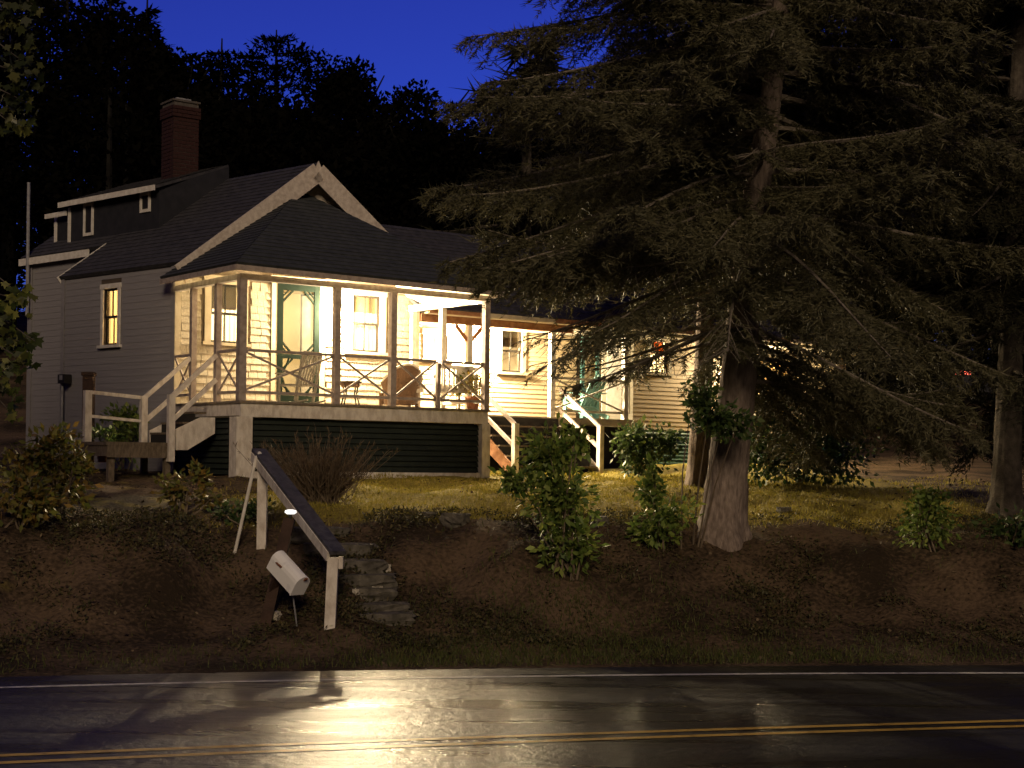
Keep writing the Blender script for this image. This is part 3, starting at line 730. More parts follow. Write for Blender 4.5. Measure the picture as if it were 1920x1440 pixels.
# columns and slatted skirt under the deck
def gat(p): return float(gz(p[0], p[1]))
for t, w_ in ((0.04, 0.30), (PW - 0.02, 0.19)):
    p = AP(t, 0.05)
    part('column', MB().box(A, u, v, t - w_ / 2, t + w_ / 2, -0.075, 0.19, gat(p) - 0.12, FLOOR - 0.272), 'aged_paint', deck)
sk0, sk1 = 0.20, PW - 0.12
zb = gat(AP(2.5, 0)) + 0.02
part('skirt_board', MB().box(A, u, v, sk0, sk1, -0.03, 0.01, zb - 0.06, zb + 0.06), 'aged_paint', deck)
part('skirt_shade', MB().box(A, u, v, sk0 - 0.05, sk1 + 0.05, 0.09, 0.11, zb - 0.1, FLOOR - 0.28), 'dark_void', deck)
def slats(O, d, n, t0, t1, z0, z1, m, par, step=0.10):
    z = z0
    while z < z1 - 0.03:
        mb = MB()
        def P(t, dd, zz): return (O[0] + d[0] * t + n[0] * dd, O[1] + d[1] * t + n[1] * dd, zz)
        h = min(step * 0.92, z1 - z)
        mb.hexa([P(t0, 0.0, z), P(t1, 0.0, z), P(t1, -0.018, z), P(t0, -0.018, z), P(t0, -0.035, z + h), P(t1, -0.035, z + h), P(t1, -0.053, z + h), P(t0, -0.053, z + h)])
        part('slat', mb, m, par); z += step
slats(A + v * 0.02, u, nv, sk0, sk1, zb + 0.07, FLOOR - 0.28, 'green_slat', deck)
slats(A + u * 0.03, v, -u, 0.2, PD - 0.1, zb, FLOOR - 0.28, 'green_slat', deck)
part('skirt_shade', MB().box(A, u, v, 0.12, 0.14, 0.2, PD - 0.1, zb - 0.1, FLOOR - 0.28), 'dark_void', deck)

# steps and landing beside the porch
LZ = CAMZ + 0.24
def SP(L, D): return A - u * L + v * D
st = MB()
lb = MB().box(A, -u, v, 0.80, 2.02, SD1 - 0.06, SD2 + 0.08, LZ - 0.06, LZ)
landing = part('landing', lb, 'old_wood', house)
part('landing_board', MB().box(A, -u, v, 0.82, 2.0, SD1 - 0.055, SD1 - 0.015, LZ - 0.26, LZ - 0.061), 'old_wood', landing)
part('landing_board', MB().box(A, -u, v, 1.96, 2.0, SD1 - 0.0, SD2 + 0.05, LZ - 0.24, LZ - 0.061), 'old_wood', landing)
for L, D in ((0.9, SD1 + 0.05), (1.9, SD1 + 0.05), (1.9, SD2), (0.9, SD2)):
    p = SP(L, D)
    part('leg', MB().box(A, -u, v, L - 0.05, L + 0.05, D - 0.05, D + 0.05, gat(p) - 0.1, LZ - 0.062), 'old_wood', landing)
nst = 4; rise = (FLOOR - LZ) / nst
for k in range(1, nst):
    L = 0.80 - k * 0.80 / nst
    part('tread', MB().box(A, -u, v, L - 0.02, L + 0.215, SD1 + 0.03, SD2 - 0.03, LZ + k * rise - 0.035, LZ + k * rise), 'old_wood', landing)
    part('riser', MB().box(A, -u, v, L + 0.18, L + 0.20, SD1 + 0.04, SD2 - 0.04, LZ + (k - 1) * rise + 0.001, LZ + k * rise - 0.036), 'dark_void', landing)
for D in (SD1 - 0.02, SD2 + 0.02):
    pts = [SP(0.04, D), SP(0.9, D)]
    a, b = v3(SP(0.04, D), 0), v3(SP(0.92, D), 0)
    mb = MB().prism([a + (0, 0, FLOOR - 0.26), a + (0, 0, FLOOR - 0.60), b + (0, 0, LZ - 0.16), b + (0, 0, LZ + 0.10)] if False else
                    [v3(SP(0.04, D), FLOOR - 0.275), v3(SP(0.04, D), FLOOR - 0.55), v3(SP(0.55, D), LZ - 0.12), v3(SP(0.79, D), LZ - 0.12), v3(SP(0.79, D), LZ + 0.22), v3(SP(0.30, D), FLOOR - 0.275)], v3(v * 0.04, 0))
    part('stringer', mb, 'aged_paint', landing)
def leaning_rail(P, Q, zP, zQ, m='aged_paint', par=None, off=0.42):
    for k, (a, b) in enumerate(((0, 0.05), (off, 0.05))):
        part('handrail' if k == 0 else 'mid_rail', MB().bar(v3(P, zP - a), v3(Q, zQ - a), 0.05, 0.075), m, par)
zt = CAMZ + 1.06
for D, (Lp, z0, z1) in ((SD1, (0.88, LZ - 0.32, zt)), (SD2, (0.92, LZ + 0.001, zt))):
    part('newel', MB().box(A, -u, v, Lp - 0.055, Lp + 0.055, D - 0.115, D - 0.005, z0, z1) if D == SD1 else MB().box(A, -u, v, Lp - 0.055, Lp + 0.055, D - 0.05, D + 0.06, z0, z1), 'aged_paint', landing)
    dd = -0.06 if D == SD1 else 0.0
    leaning_rail(SP(0.05, D + dd), SP(Lp, D + dd), FLOOR + 0.80, zt - 0.04, par=landing)
part('newel', MB().box(A, -u, v, 1.88, 2.0, SD2 - 0.05, SD2 + 0.06, LZ + 0.001, zt + 0.06), 'aged_paint', landing)
part('handrail', MB().bar(v3(SP(0.98, SD2), zt - 0.03), v3(SP(1.87, SD2), zt + 0.03), 0.05, 0.06), 'aged_paint', landing)
part('mid_rail', MB().bar(v3(SP(0.98, SD2), zt - 0.44), v3(SP(1.87, SD2), zt - 0.38), 0.04, 0.05), 'aged_paint', landing)
# ---------------------------------------------------------------- the long wing
REC = 1.45; OW = FL; OR = FL + v * REC                       # wing front plane and the wall set back behind its porch
T878, T1035, T1180, TEND = tpx(879, 690, OW), tpx(1035, 690, OW), tpx(1180, 690, OW), 20.0
WZ0 = FLOOR - 0.16; WCEIL = WEAVE - 0.14
H_A = hole(800, 628, 838, 674, OR, u); H_B = hole(940, 618, 978, 698, OR, u)
H_C = hole(1088, 632, 1122, 780, OR, u); H_C = (H_C[0], H_C[1], FLOOR, H_C[3])
rw = wall('recess_wall', OR, u, nv, MW + 0.02, T1180, WZ0, WEAVE, [H_A, H_B, H_C], 'sheathing')
H_E = hole(1218, 618, 1252, 700, OR, u); H_F = hole(1412, 630, 1482, 742, OR, u); H_G = hole(1500, 622, 1568, 745, OR, u)
H_F, H_G = [(h[0], h[1], h[2], WCEIL - 0.18) for h in (H_F, H_G)]
ww = wall('wing_wall', OR, u, nv, T1180, TEND, WZ0, WEAVE, [H_E, H_F, H_G], 'sheathing')
def boards(O, d, n, t0, t1, z0, z1, holes, par, trim, m='wing_siding', step=0.105):
    bl = [(h[0] - trim - 0.02, h[1] + trim + 0.02, h[2] - 0.06, h[3] + trim * 1.15) for h in holes]; z = z0
    while z < z1:
        for a, b in cut(t0, t1, z, z + step, bl): clap('clapboard', O, d, n, a, b, z, min(step + 0.022, z1 - z), m, par, 0.019)
        z += step
boards(OR, u, nv, MW + 0.04, T1180 - 0.02, WZ0, WCEIL, [H_A, H_B, H_C], rw, 0.11)
boards(OR, u, nv, T1180 + 0.06, TEND, WZ0, WEAVE - 0.02, [H_E, H_F, H_G], ww, 0.10)
part('corner_board', MB().box(OR, u, nv, T1180 - 0.04, T1180 + 0.06, 0.001, 0.03, WZ0, WEAVE - 0.02), 'trim', ww)
wall('wing_back_wall', OW + v * 5.0, u, v, MW, TEND, GB, WEAVE, [], 'siding')
wall('wing_end_wall', OW + u * TEND, v, u, REC, 5.0, GB, WEAVE, [], 'siding')
window(OR, u, nv, H_A, 0.11, 0.0, 'sheer_curtain', 2, 'trim'); window(OR, u, nv, H_B, 0.11, 0.40, None, 2, 'sash_dark')
window(OR, u, nv, H_E, 0.10, 0.55, 'sheer_curtain', 2, 'sash_dark', shade_m='orange_curtain')
window(OR, u, nv, H_F, 0.10, 0.0, 'amber_curtain', 3, 'trim'); window(OR, u, nv, H_G, 0.10, 0.0, 'sheer_curtain', 3, 'trim')
# wing doors: a teal one and a pale storm door standing open beside it
t0, t1, z0, z1 = H_C
wd = MB().box(OR, u, nv, t0, t0 + 0.1, 0.0, 0.04, z0 + 0.01, z1).box(OR, u, nv, t1 - 0.1, t1, 0.0, 0.04, z0 + 0.01, z1)
wd.box(OR, u, nv, t0 + 0.1, t1 - 0.1, 0.0, 0.038, z0 + 0.01, z0 + 0.75).box(OR, u, nv, t0 + 0.1, t1 - 0.1, 0.0, 0.038, z1 - 0.14, z1)
d1 = part('wing_door', wd, 'teal_paint', house)
part('pane', MB().box(OR, u, nv, t0 + 0.1, t1 - 0.1, 0.01, 0.014, z0 + 0.75, z1 - 0.14), 'glass', d1)
part('curtain', MB().box(OR, u, nv, t0 + 0.1, t1 - 0.1, -0.05, -0.046, z0 + 0.75, z1 - 0.55), 'sheer_curtain', d1)
hO = OR + u * (t1 + 0.06) + nv * 0.04; hd = unit(u * 0.97 + nv * 0.25); hn = np.array([hd[1], -hd[0]])
sd_ = part('storm_door', MB().box(hO, hd, hn, 0.0, 0.82, 0, 0.035, FLOOR + 0.03, z1), 'ceiling_paint', house)
part('panel', MB().box(hO, hd, hn, 0.12, 0.70, 0.035, 0.045, FLOOR + 0.2, FLOOR + 0.9), 'white_paint', sd_)
part('panel', MB().box(hO, hd, hn, 0.12, 0.70, 0.035, 0.045, FLOOR + 1.0, z1 - 0.15), 'white_paint', sd_)
# wing porch floor, ceiling, beam, posts, rail
wdk = part('wing_deck', MB().box(OW, u, v, MW + 0.03, T1180 - 0.01, -0.02, REC - 0.002, FLOOR - 0.12, FLOOR), 'deck_wood', house)
part('edge_board', MB().box(OW, u, v, MW + 0.05, T1180 + 0.1, -0.055, -0.021, FLOOR - 0.14, FLOOR + 0.004), 'trim', wdk)
part('wing_ceiling', MB().box(OW, u, v, MW + 0.03, TEND + 0.2, 0.07, REC - 0.03, WCEIL, WCEIL + 0.05), 'ceiling_paint', house)
part('eave_beam', MB().box(OW, u, v, MW + 0.05, tpx(1072, 600, OW), -0.06, 0.06, WCEIL - 0.10, WCEIL + 0.06), 'rust_beam', house)
part('skirt_shade', MB().box(OR, u, v, T1180, TEND, 0.09, 0.12, 1.8, WZ0 - 0.003), 'dark_void', ww)
for t in (T878, T1035, T1180 - 0.12):
    part('wing_post', MB().box(OW, u, v, t - 0.06, t + 0.06, -0.05, 0.06, FLOOR + 0.005, WCEIL - 0.101), 'white_paint', wdk)
for s in (-1, 1):
    part('knee_brace', MB().bar(v3(OW + u * (T878 + s * 0.05), WCEIL - 0.42), v3(OW + u * (T878 + s * 0.34), WCEIL - 0.12), 0.05, 0.07), 'rust_beam', wdk)
rail_panel(OW + u * (T1035 + 0.07) , OW + u * (T1180 - 0.19), 'white_paint', wdk)
# wing roof; drip edge in lengths, the light on it painted as pale trim
We = WEAVE + 0.02
roof_face('wing_roof', v3(OW + u * (MW - 0.1) - v * 0.32, We), v3(OW + u * (TEND + 0.3) - v * 0.32, We), v3(OW + u * (MW - 1.5) + v * 2.5, WRIDGE), v3(OW + u * (TEND + 0.3) + v * 2.5, WRIDGE), 'roof_shingle')
roof_face('wing_roof', v3(OW + u * (MW - 0.1) + v * 5.3, We), v3(OW + u * (TEND + 0.3) + v * 5.3, We), v3(OW + u * (MW - 1.5) + v * 2.5, WRIDGE), v3(OW + u * (TEND + 0.3) + v * 2.5, WRIDGE), 'roof_shingle')
part('soffit', MB().box(OW, u, v, MW + 0.05, TEND + 0.28, -0.30, -0.062, We - 0.105, We - 0.075), 'trim', house)
t = MW + 0.05; k = 0
while t < TEND + 0.2:
    ln = rng.uniform(0.8, 1.3)
    part('drip_edge', MB().box(OW, u, v, t, min(t + ln - 0.02, TEND + 0.3), -0.355, -0.325, We - 0.10, We - 0.012 + rng.uniform(-0.012, 0.006)), 'trim' if k % 3 else 'rust_beam', house)
    t += ln; k += 1
# green slats under the wing
gz_w = lambda t: gat(OW + u * t)
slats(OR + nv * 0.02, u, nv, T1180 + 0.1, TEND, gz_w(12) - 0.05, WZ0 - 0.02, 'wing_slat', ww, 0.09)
part('skirt_shade', MB().box(OW, u, v, MW - 0.5, T1180, 0.09, 0.12, 1.8, WZ0 - 0.003), 'dark_void', wdk)
# wide steps from the wing porch down to the lawn
ta, tb_ = T1035 - 2.05, T1035 + 0.15
gs = gat(OW + u * (T1035 - 1) - v * 1.6); nst = 6; rise = (FLOOR - gs) / nst; RUN = 0.27
for k in range(1, nst):
    d_ = 0.06 + (k - 1) * RUN
    part('tread', MB().box(OW, u, nv, ta, tb_, d_, d_ + RUN + 0.03, FLOOR - k * rise - 0.035, FLOOR - k * rise), 'old_wood', wdk)
    part('riser', MB().box(OW, u, nv, ta + 0.02, tb_ - 0.02, d_ + 0.005, d_ + 0.02, FLOOR - k * rise + 0.001, FLOOR - (k - 1) * rise - 0.036), 'dark_void', wdk)
for t in (ta - 0.04, tb_):
    P0, P1 = OW + u * t + nv * 0.06, OW + u * t + nv * (0.06 + RUN * 5)
    part('stringer', MB().prism([v3(P0, FLOOR - 0.15), v3(P0, FLOOR - 0.5), v3(P1, gs - 0.05), v3(P1, gs + 0.2)], v3(u * 0.04, 0)), 'rust_beam' if t < T1035 - 1 else 'aged_paint', wdk)
    Q = OW + u * (t + 0.02) + nv * 1.45
    gq = gat(Q)
    part('newel', MB().box(Q, u, nv, -0.055, 0.055, -0.055, 0.055, gq - 0.1, CAMZ + 0.76), 'aged_paint', wdk)
    leaning_rail(OW + u * (t + 0.02) + nv * 0.07, Q, FLOOR + 0.62, CAMZ + 0.74, 'shaded_paint', wdk, 0.45)

# ---------------------------------------------------------------- lamps and lit rooms
def point(name, p, W, c, r=0.06, parent=None):
    l = bpy.data.lights.new(name, 'POINT'); l.energy = W; l.color = c; l.shadow_soft_size = r
    o = bpy.data.objects.new(name, l); col.objects.link(o)
    if parent is not None:
        o.parent = parent; p = np.asarray(p) - rootloc(parent)
    o.location = p
    return o
WARM = (1.0, 0.78, 0.46)
def wall_lantern(O, px, py, W, label):
    t, z = pl(px, py, O, u)
    b = O + u * t
    r = thing('wall_lantern', label, 'lamp', v3(b + nv * 0.02, z - 0.12))
    part('back_plate', MB().box(b, u, nv, -0.06, 0.06, 0.021, 0.045, z - 0.1, z + 0.16), 'brass', r)
    c = b + nv * 0.14
    part('arm', MB().bar(v3(b + nv * 0.04, z + 0.14), v3(c, z + 0.17), 0.02, 0.02), 'brass', r)
    part('cap', MB().lathe([(0.075, z + 0.11), (0.06, z + 0.14), (0.015, z + 0.18)], 12, c), 'brass', r)
    part('base', MB().lathe([(0.02, z - 0.13), (0.055, z - 0.11), (0.055, z - 0.095)], 12, c), 'brass', r)
    part('bulb', MB().lathe([(0.012, z - 0.07), (0.035, z - 0.03), (0.04, z + 0.01), (0.025, z + 0.05), (0.012, z + 0.07)], 12, c), 'bulb', r, smooth=True)
    for k in range(4):
        x, y = c + (u * (1 if k < 2 else -1) + nv * (1 if k % 2 else -1)) * 0.045
        part('cage_bar', MB().bar((x, y, z - 0.1), (x, y, z + 0.115), 0.008, 0.008), 'brass', r)
    point('lantern_light', v3(b + nv * 0.27, z - 0.02), W, WARM, 0.12, r)
LAMP_A, LAMP_B = 2600.0, 4600.0
wall_lantern(FL, 632, 588, LAMP_A, 'glowing wall lantern between the green screen door and the porch window')
wall_lantern(OR, 872, 640, LAMP_B, 'very bright wall lantern on the cream clapboards of the low wing')
wall_lantern(OR, 1376, 680, 1000.0, 'wall lantern on the wing hidden behind the thick spruce trunk')
def ceiling_lamp(P, z, W, label, c=WARM):
    r = thing('ceiling_lamp', label, 'lamp', v3(P, z))
    part('shade', MB().lathe([(0.02, 0), (0.16, -0.06), (0.18, -0.12), (0.05, -0.17)], 16), 'cushion', r, world=False, smooth=True)
    point('room_light', (P[0], P[1], z - 0.28), W, c, 0.12, r)
ceiling_lamp(TL(2.7, 1.9), MEAVE - 0.03, 1700, 'round ceiling lamp in the lit room behind the screen door')
ceiling_lamp(OR + u * 8.0 + v * 1.6, WEAVE - 0.02, 1800, 'round ceiling lamp in the wing room behind the recessed wall')
ceiling_lamp(OR + u * 15.6 + v * 1.5, WEAVE - 0.02, 6000, 'round ceiling lamp in the far end room of the wing', (1.0, 0.72, 0.38))
part('wing_room_ceiling', MB().box(OW, u, v, MW + 0.2, TEND - 0.13, REC + 0.13, 4.85, WEAVE - 0.015, WEAVE + 0.0), 'interior', house)
part('wing_room_floor', MB().box(OW, u, v, MW + 0.2, TEND - 0.13, REC + 0.13, 4.85, FLOOR - 0.1, FLOOR - 0.02), 'deck_wood', house)

# ---------------------------------------------------------------- things on the porch
def PF(px, D):   # spot on the porch floor under photo column px, D behind the front edge
    return AP(tpx(px, 730, A + v * D), D)
def rocking_chair(p, rz, label, m):
    r = thing('rocking_chair', label, 'chair', v3(p, FLOOR), rz)
    W = 0.27
    part('seat', MB().lbox(-W, W, -0.26, 0.24, 0.40, 0.44), m, r, world=False)
    for i in range(6):
        x = -0.2 + i * 0.08
        part('back_slat', MB().bar((x, 0.21, 0.44), (x, 0.40, 1.08), 0.05, 0.015), m, r, world=False)
    part('crest_rail', MB().bar((-W, 0.405, 1.10), (W, 0.405, 1.10), 0.03, 0.09), m, r, world=False)
    for s in (-1, 1):
        x = s * W
        part('leg', MB().bar((x, -0.22, 0.07), (x, -0.22, 0.66), 0.045, 0.045), m, r, world=False)
        part('leg', MB().bar((x, 0.20, 0.07), (x, 0.405, 1.12), 0.045, 0.045), m, r, world=False)
        part('arm', MB().lbox(x - 0.05, x + 0.05, -0.30, 0.30, 0.66, 0.685), m, r, world=False)
        pts = [(x, yy, 0.03 + 0.22 * (yy - 0.0) ** 2) for yy in np.linspace(-0.42, 0.52, 9)]
        part('rocker', MB().tube(pts, [0.024] * 9, 6), m, r, world=False)
    part('stretcher', MB().bar((-W, -0.22, 0.24), (W, -0.22, 0.24), 0.03, 0.03), m, r, world=False)
    r.scale = (0.9, 0.9, 0.82)
    return r
rocking_chair(PF(556, 0.85), PH + rad(200), 'grey wooden rocking chair in front of the green screen door', 'chair_wood')
def wicker_chair(p, rz, label):
    r = thing('wicker_chair', label, 'chair', v3(p, FLOOR), rz)
    mb = MB(); k = 18; vs_, fs_ = [], []
    for i in range(k + 1):
        a_ = math.pi * (i / k) ; c_, s_ = math.cos(a_), math.sin(a_)
        top = 0.62 + 0.42 * s_ ** 1.5
        for z_, rr in ((0.08, 0.34), (0.40, 0.36), (top, 0.42), (top - 0.02, 0.38), (0.40, 0.31), (0.08, 0.30)):
            vs_.append((rr * c_, rr * 0.9 * s_ - 0.02, z_))
    for i in range(k):
        for j in range(5): fs_.append((i * 6 + j, i * 6 + j + 1, (i + 1) * 6 + j + 1, (i + 1) * 6 + j))
    part('shell', MB().add(vs_, fs_), 'wicker', r, world=False)
    part('front_apron', MB().lbox(-0.33, 0.33, -0.30, -0.27, 0.10, 0.38), 'wicker', r, world=False)
    part('cushion', MB().lbox(-0.28, 0.28, -0.32, 0.24, 0.385, 0.48), 'cushion', r, world=False)
    for x, y in ((-0.3, -0.27), (0.3, -0.27), (-0.24, 0.2), (0.24, 0.2)):
        part('foot', MB().lbox(x - 0.025, x + 0.025, y - 0.025, y + 0.025, 0, 0.12), 'wicker', r, world=False)
    rim = [(0.40 * math.cos(a_), 0.36 * math.sin(a_) - 0.02, 0.62 + 0.42 * math.sin(a_) ** 1.5 + 0.01) for a_ in np.linspace(0, math.pi, 19)]
    part('rim', MB().tube(rim, [0.035] * 19, 6), 'cushion', r, world=False)
    r.scale = (1.0, 0.95, 0.78)
wicker_chair(PF(752, 0.95), PH + rad(172), 'brown wicker armchair with a tall rounded back and pale cushion')
def side_table(p, label, top='iron', R=0.22, H=0.46):
    r = thing('side_table', label, 'table', v3(p, FLOOR), 0.3)
    part('top', MB().lathe([(R * 0.98, H - 0.02), (R, H - 0.01), (R, H), (R * 0.97, H + 0.006)], 20), top, r, world=False)
    part('apron', MB().lathe([(R * 0.8, H - 0.10), (R * 0.86, H - 0.021)], 20), 'wicker', r, world=False)
    for k in range(4):
        a_ = math.pi / 4 + k * math.pi / 2
        pts = [(R * 0.8 * math.cos(a_), R * 0.8 * math.sin(a_), H - 0.03), (R * 0.62 * math.cos(a_), R * 0.62 * math.sin(a_), H * 0.5), (R * 0.95 * math.cos(a_), R * 0.95 * math.sin(a_), 0.0)]
        part('leg', MB().tube(pts, [0.018, 0.014, 0.016], 6), 'iron', r, world=False)
side_table(PF(657, 0.9), 'small round dark table with curved iron legs under the porch window')
# low white wicker settee against the wing end of the porch
def settee(p, rz):
    r = thing('settee', 'white painted settee with striped cushions beside the wicker armchair', 'settee', v3(p, FLOOR), rz)
    for x in (-0.5, 0.5):
        part('leg', MB().lbox(x - 0.03, x + 0.03, -0.28, -0.22, 0, 0.62), 'white_paint', r, world=False)
        part('leg', MB().lbox(x - 0.03, x + 0.03, 0.24, 0.30, 0, 0.85), 'white_paint', r, world=False)
        part('arm', MB().lbox(x - 0.05, x + 0.05, -0.32, 0.28, 0.621, 0.655), 'white_paint', r, world=False)
    part('seat', MB().lbox(-0.47, 0.47, -0.28, 0.24, 0.34, 0.40), 'white_paint', r, world=False)
    part('top_rail', MB().lbox(-0.47, 0.47, 0.25, 0.29, 0.78, 0.85), 'white_paint', r, world=False)
    for i in range(8):
        x = -0.41 + i * 0.117
        part('back_slat', MB().lbox(x - 0.02, x + 0.02, 0.26, 0.28, 0.40, 0.779), 'white_paint', r, world=False)
    part('cushion', MB().lbox(-0.45, 0.45, -0.30, 0.20, 0.401, 0.49), 'cushion', r, world=False)
    part('cushion', MB().bar((-0.2, 0.20, 0.50), (-0.2, 0.24, 0.80), 0.40, 0.10, (0, 1, 0)), 'cushion', r, world=False)
settee(PF(838, 0.95), PH + rad(185))
def potted_plant(p, z, label, R=0.14, H=0.26, leaf='dark_bush_leaf', n=160, spread=0.26, tall=0.45, seed=1, ls=0.11):
    r = thing('potted_plant', label, 'plant', v3(p, z))
    part('pot', MB().lathe([(R * 0.7, 0), (R, H * 0.85), (R * 1.1, H * 0.86), (R * 1.1, H), (R * 0.9, H), (R * 0.85, H * 0.8)], 14), 'terracotta', r, world=False, smooth=False)
    g = np.random.default_rng(seed)
    P = np.stack([g.normal(0, spread * 0.5, n), g.normal(0, spread * 0.5, n), H + g.uniform(0.0, tall, n)], 1)
    D = np.stack([P[:, 0] * 3 + g.normal(0, 0.4, n), P[:, 1] * 3 + g.normal(0, 0.4, n), g.uniform(-0.3, 1.0, n)], 1)
    part('foliage', quad_mesh('foliage', leaf_quads(P, D, g.normal(0, 1, (n, 3)) + (0, 0, 1.5), g.uniform(0.6, 1.3, n) * ls, g.uniform(0.6, 1.2, n) * ls * 0.28), leaf), None, r, world=False)
    sb = MB()
    for i in range(5):
        a_ = i * 1.3
        sb.tube([(0.02 * math.cos(a_), 0.02 * math.sin(a_), H * 0.8), (spread * 0.4 * math.cos(a_), spread * 0.4 * math.sin(a_), H + tall * 0.8)], [0.008, 0.004], 5)
    part('stems', sb, 'stem', r, world=False)
potted_plant(AP(tpx(884, 730, A + v * 0.5), 0.45), FLOOR, 'leafy potted plant at the end of the porch rail', seed=4, leaf='autumn_leaf')
potted_plant(SP(1.5, SD2 + 0.0) + v * 0.35, LZ - 0.35 + 0.0, 'potted plant standing behind the landing rail beside the side wall', 0.13, 0.24, seed=6, tall=0.35)
def adirondack(p, rz, label):
    r = thing('garden_chair', label, 'chair', v3(p, FLOOR), rz)
    for i in range(5):
        x = -0.22 + i * 0.11; h = 1.0 - abs(i - 2) * 0.05
        part('back_slat', MB().bar((x, 0.10, 0.30), (x, 0.42, h), 0.095, 0.02), 'teal_paint', r, world=False)
        part('seat_slat', MB().bar((-0.27, -0.38 + i * 0.11, 0.40 - i * 0.025), (0.27, -0.38 + i * 0.11, 0.40 - i * 0.025), 0.095, 0.02), 'teal_paint', r, world=False)
    for s in (-1, 1):
        part('arm', MB().lbox(s * 0.34 - 0.06, s * 0.34 + 0.06, -0.42, 0.32, 0.58, 0.60), 'teal_paint', r, world=False)
        part('leg', MB().lbox(s * 0.30 - 0.02, s * 0.30 + 0.02, -0.38, -0.29, 0, 0.579), 'teal_paint', r, world=False)
        part('leg', MB().bar((s * 0.30, -0.30, 0.36), (s * 0.30, 0.45, 0.03), 0.03, 0.10), 'teal_paint', r, world=False)
adirondack(OW + u * tpx(1098, 740, OW + v * 0.6) + v * 0.62, PH + rad(190), 'teal slatted garden chair behind the wing porch rail')

# by the dark side wall: a meter box and a brown post
tt, zz = pl(127, 712, FL + nm * 0.05, dm)
mtr = thing('gas_meter', 'small dark meter with pipe on the grey side wall', 'meter', v3(FL + dm * tt + nm * 0.10, zz - 0.3))
part('body', MB().box(FL + dm * tt, dm, nm, -0.12, 0.12, 0.04, 0.2, zz - 0.08, zz + 0.10), 'iron', mtr)
part('pipe', MB().tube([v3(FL + dm * (tt + 0.08) + nm * 0.12, GB), v3(FL + dm * (tt + 0.08) + nm * 0.12, zz - 0.08)], [0.025, 0.025], 8), 'lead', mtr)
part('dial', MB().box(FL + dm * tt, dm, nm, -0.05, 0.05, 0.201, 0.206, zz - 0.01, zz + 0.08), 'lead', mtr)
bp_ = at(166, 760, 27.6)
yp = thing('yard_post', 'short reddish brown wooden post behind the landing', 'post', (bp_[0], bp_[1], gat(bp_)))
part('shaft', MB().lbox(-0.09, 0.09, -0.09, 0.09, -0.15, at(166, 705, 27.6)[2] - gat(bp_)), 'post_dark', yp, world=False)
part('cap', MB().lbox(-0.11, 0.11, -0.11, 0.11, at(166, 705, 27.6)[2] - gat(bp_) + 0.001, at(166, 698, 27.6)[2] - gat(bp_)), 'post_dark', yp, world=False)
# ---------------------------------------------------------------- bank steps, handrail, mailbox, stones
def ground_at(px, py, y0=12.0, y1=60.0):
    for Y in np.arange(y0, y1, 0.04):
        p = at(px, py, Y)
        if p[2] <= gz(p[0], p[1]): return np.array([p[0], p[1], float(gz(p[0], p[1]))])
    return at(px, py, y1)
def stone_mesh(sx, sy, sz, seed, rough=0.12, n=2):
    """rounded, uneven block"""
    g = np.random.default_rng(seed); k = 6
    lin = np.linspace(-1, 1, k); V = []; F = []; ix = {}
    def vid(a, b, c):
        key = (a, b, c)
        if key not in ix:
            p = np.array([lin[a], lin[b], lin[c]]); r = np.linalg.norm(p); p = p * (1 - 0.13 * max(r - 1, 0)) * (1 + g.uniform(-rough, rough))
            ix[key] = len(V); V.append((p[0] * sx / 2, p[1] * sy / 2, p[2] * sz / 2))
        return ix[key]
    for a in range(k - 1):
        for b in range(k - 1):
            for c in (0, k - 1):
                F.append((vid(a, b, c), vid(a + 1, b, c), vid(a + 1, b + 1, c), vid(a, b + 1, c)))
                F.append((vid(a, c, b), vid(a + 1, c, b), vid(a + 1, c, b + 1), vid(a, c, b + 1)))
                F.append((vid(c, a, b), vid(c, a + 1, b), vid(c, a + 1, b + 1), vid(c, a, b + 1)))
    return MB().add(V, F)
def moved(mb, p, rz=0.0):
    c, s = math.cos(rz), math.sin(rz)
    mb.V = [(x * c - y * s + p[0], x * s + y * c + p[1], z + p[2]) for x, y, z in mb.V]
    return mb
rows = [(1165, 712), (1146, 694), (1120, 684), (1094, 672), (1064, 660), (1033, 636), (1003, 598)]
steps = thing('stone_steps', 'rough stone steps climbing the bank beside the white handrail', 'steps', at(700, 1170, 17.3))
for i, (py, px) in enumerate(rows):
    p = ground_at(px, py); z_ = p[2]
    sp = moved(stone_mesh(0.80 + 0.12 * (i % 2), 0.44, 0.22, 30 + i, 0.11), (p[0], p[1] + 0.12, z_ - 0.02), rad(8 + 9 * math.sin(i * 2.1)))
    part('step', sp, 'stone', steps)
for i, (px, py, Y, s_) in enumerate(((711, 1118, 17.85, 0.15), (734, 1114, 17.9, 0.10), (724, 1070, 18.6, 0.09), (668, 1118, 17.9, 0.08))):
    part('edge_stone', moved(stone_mesh(s_, s_, s_, 60 + i, 0.2), ground_at(px, py) + (0, 0, 0.03), i), 'pale_stone', steps)

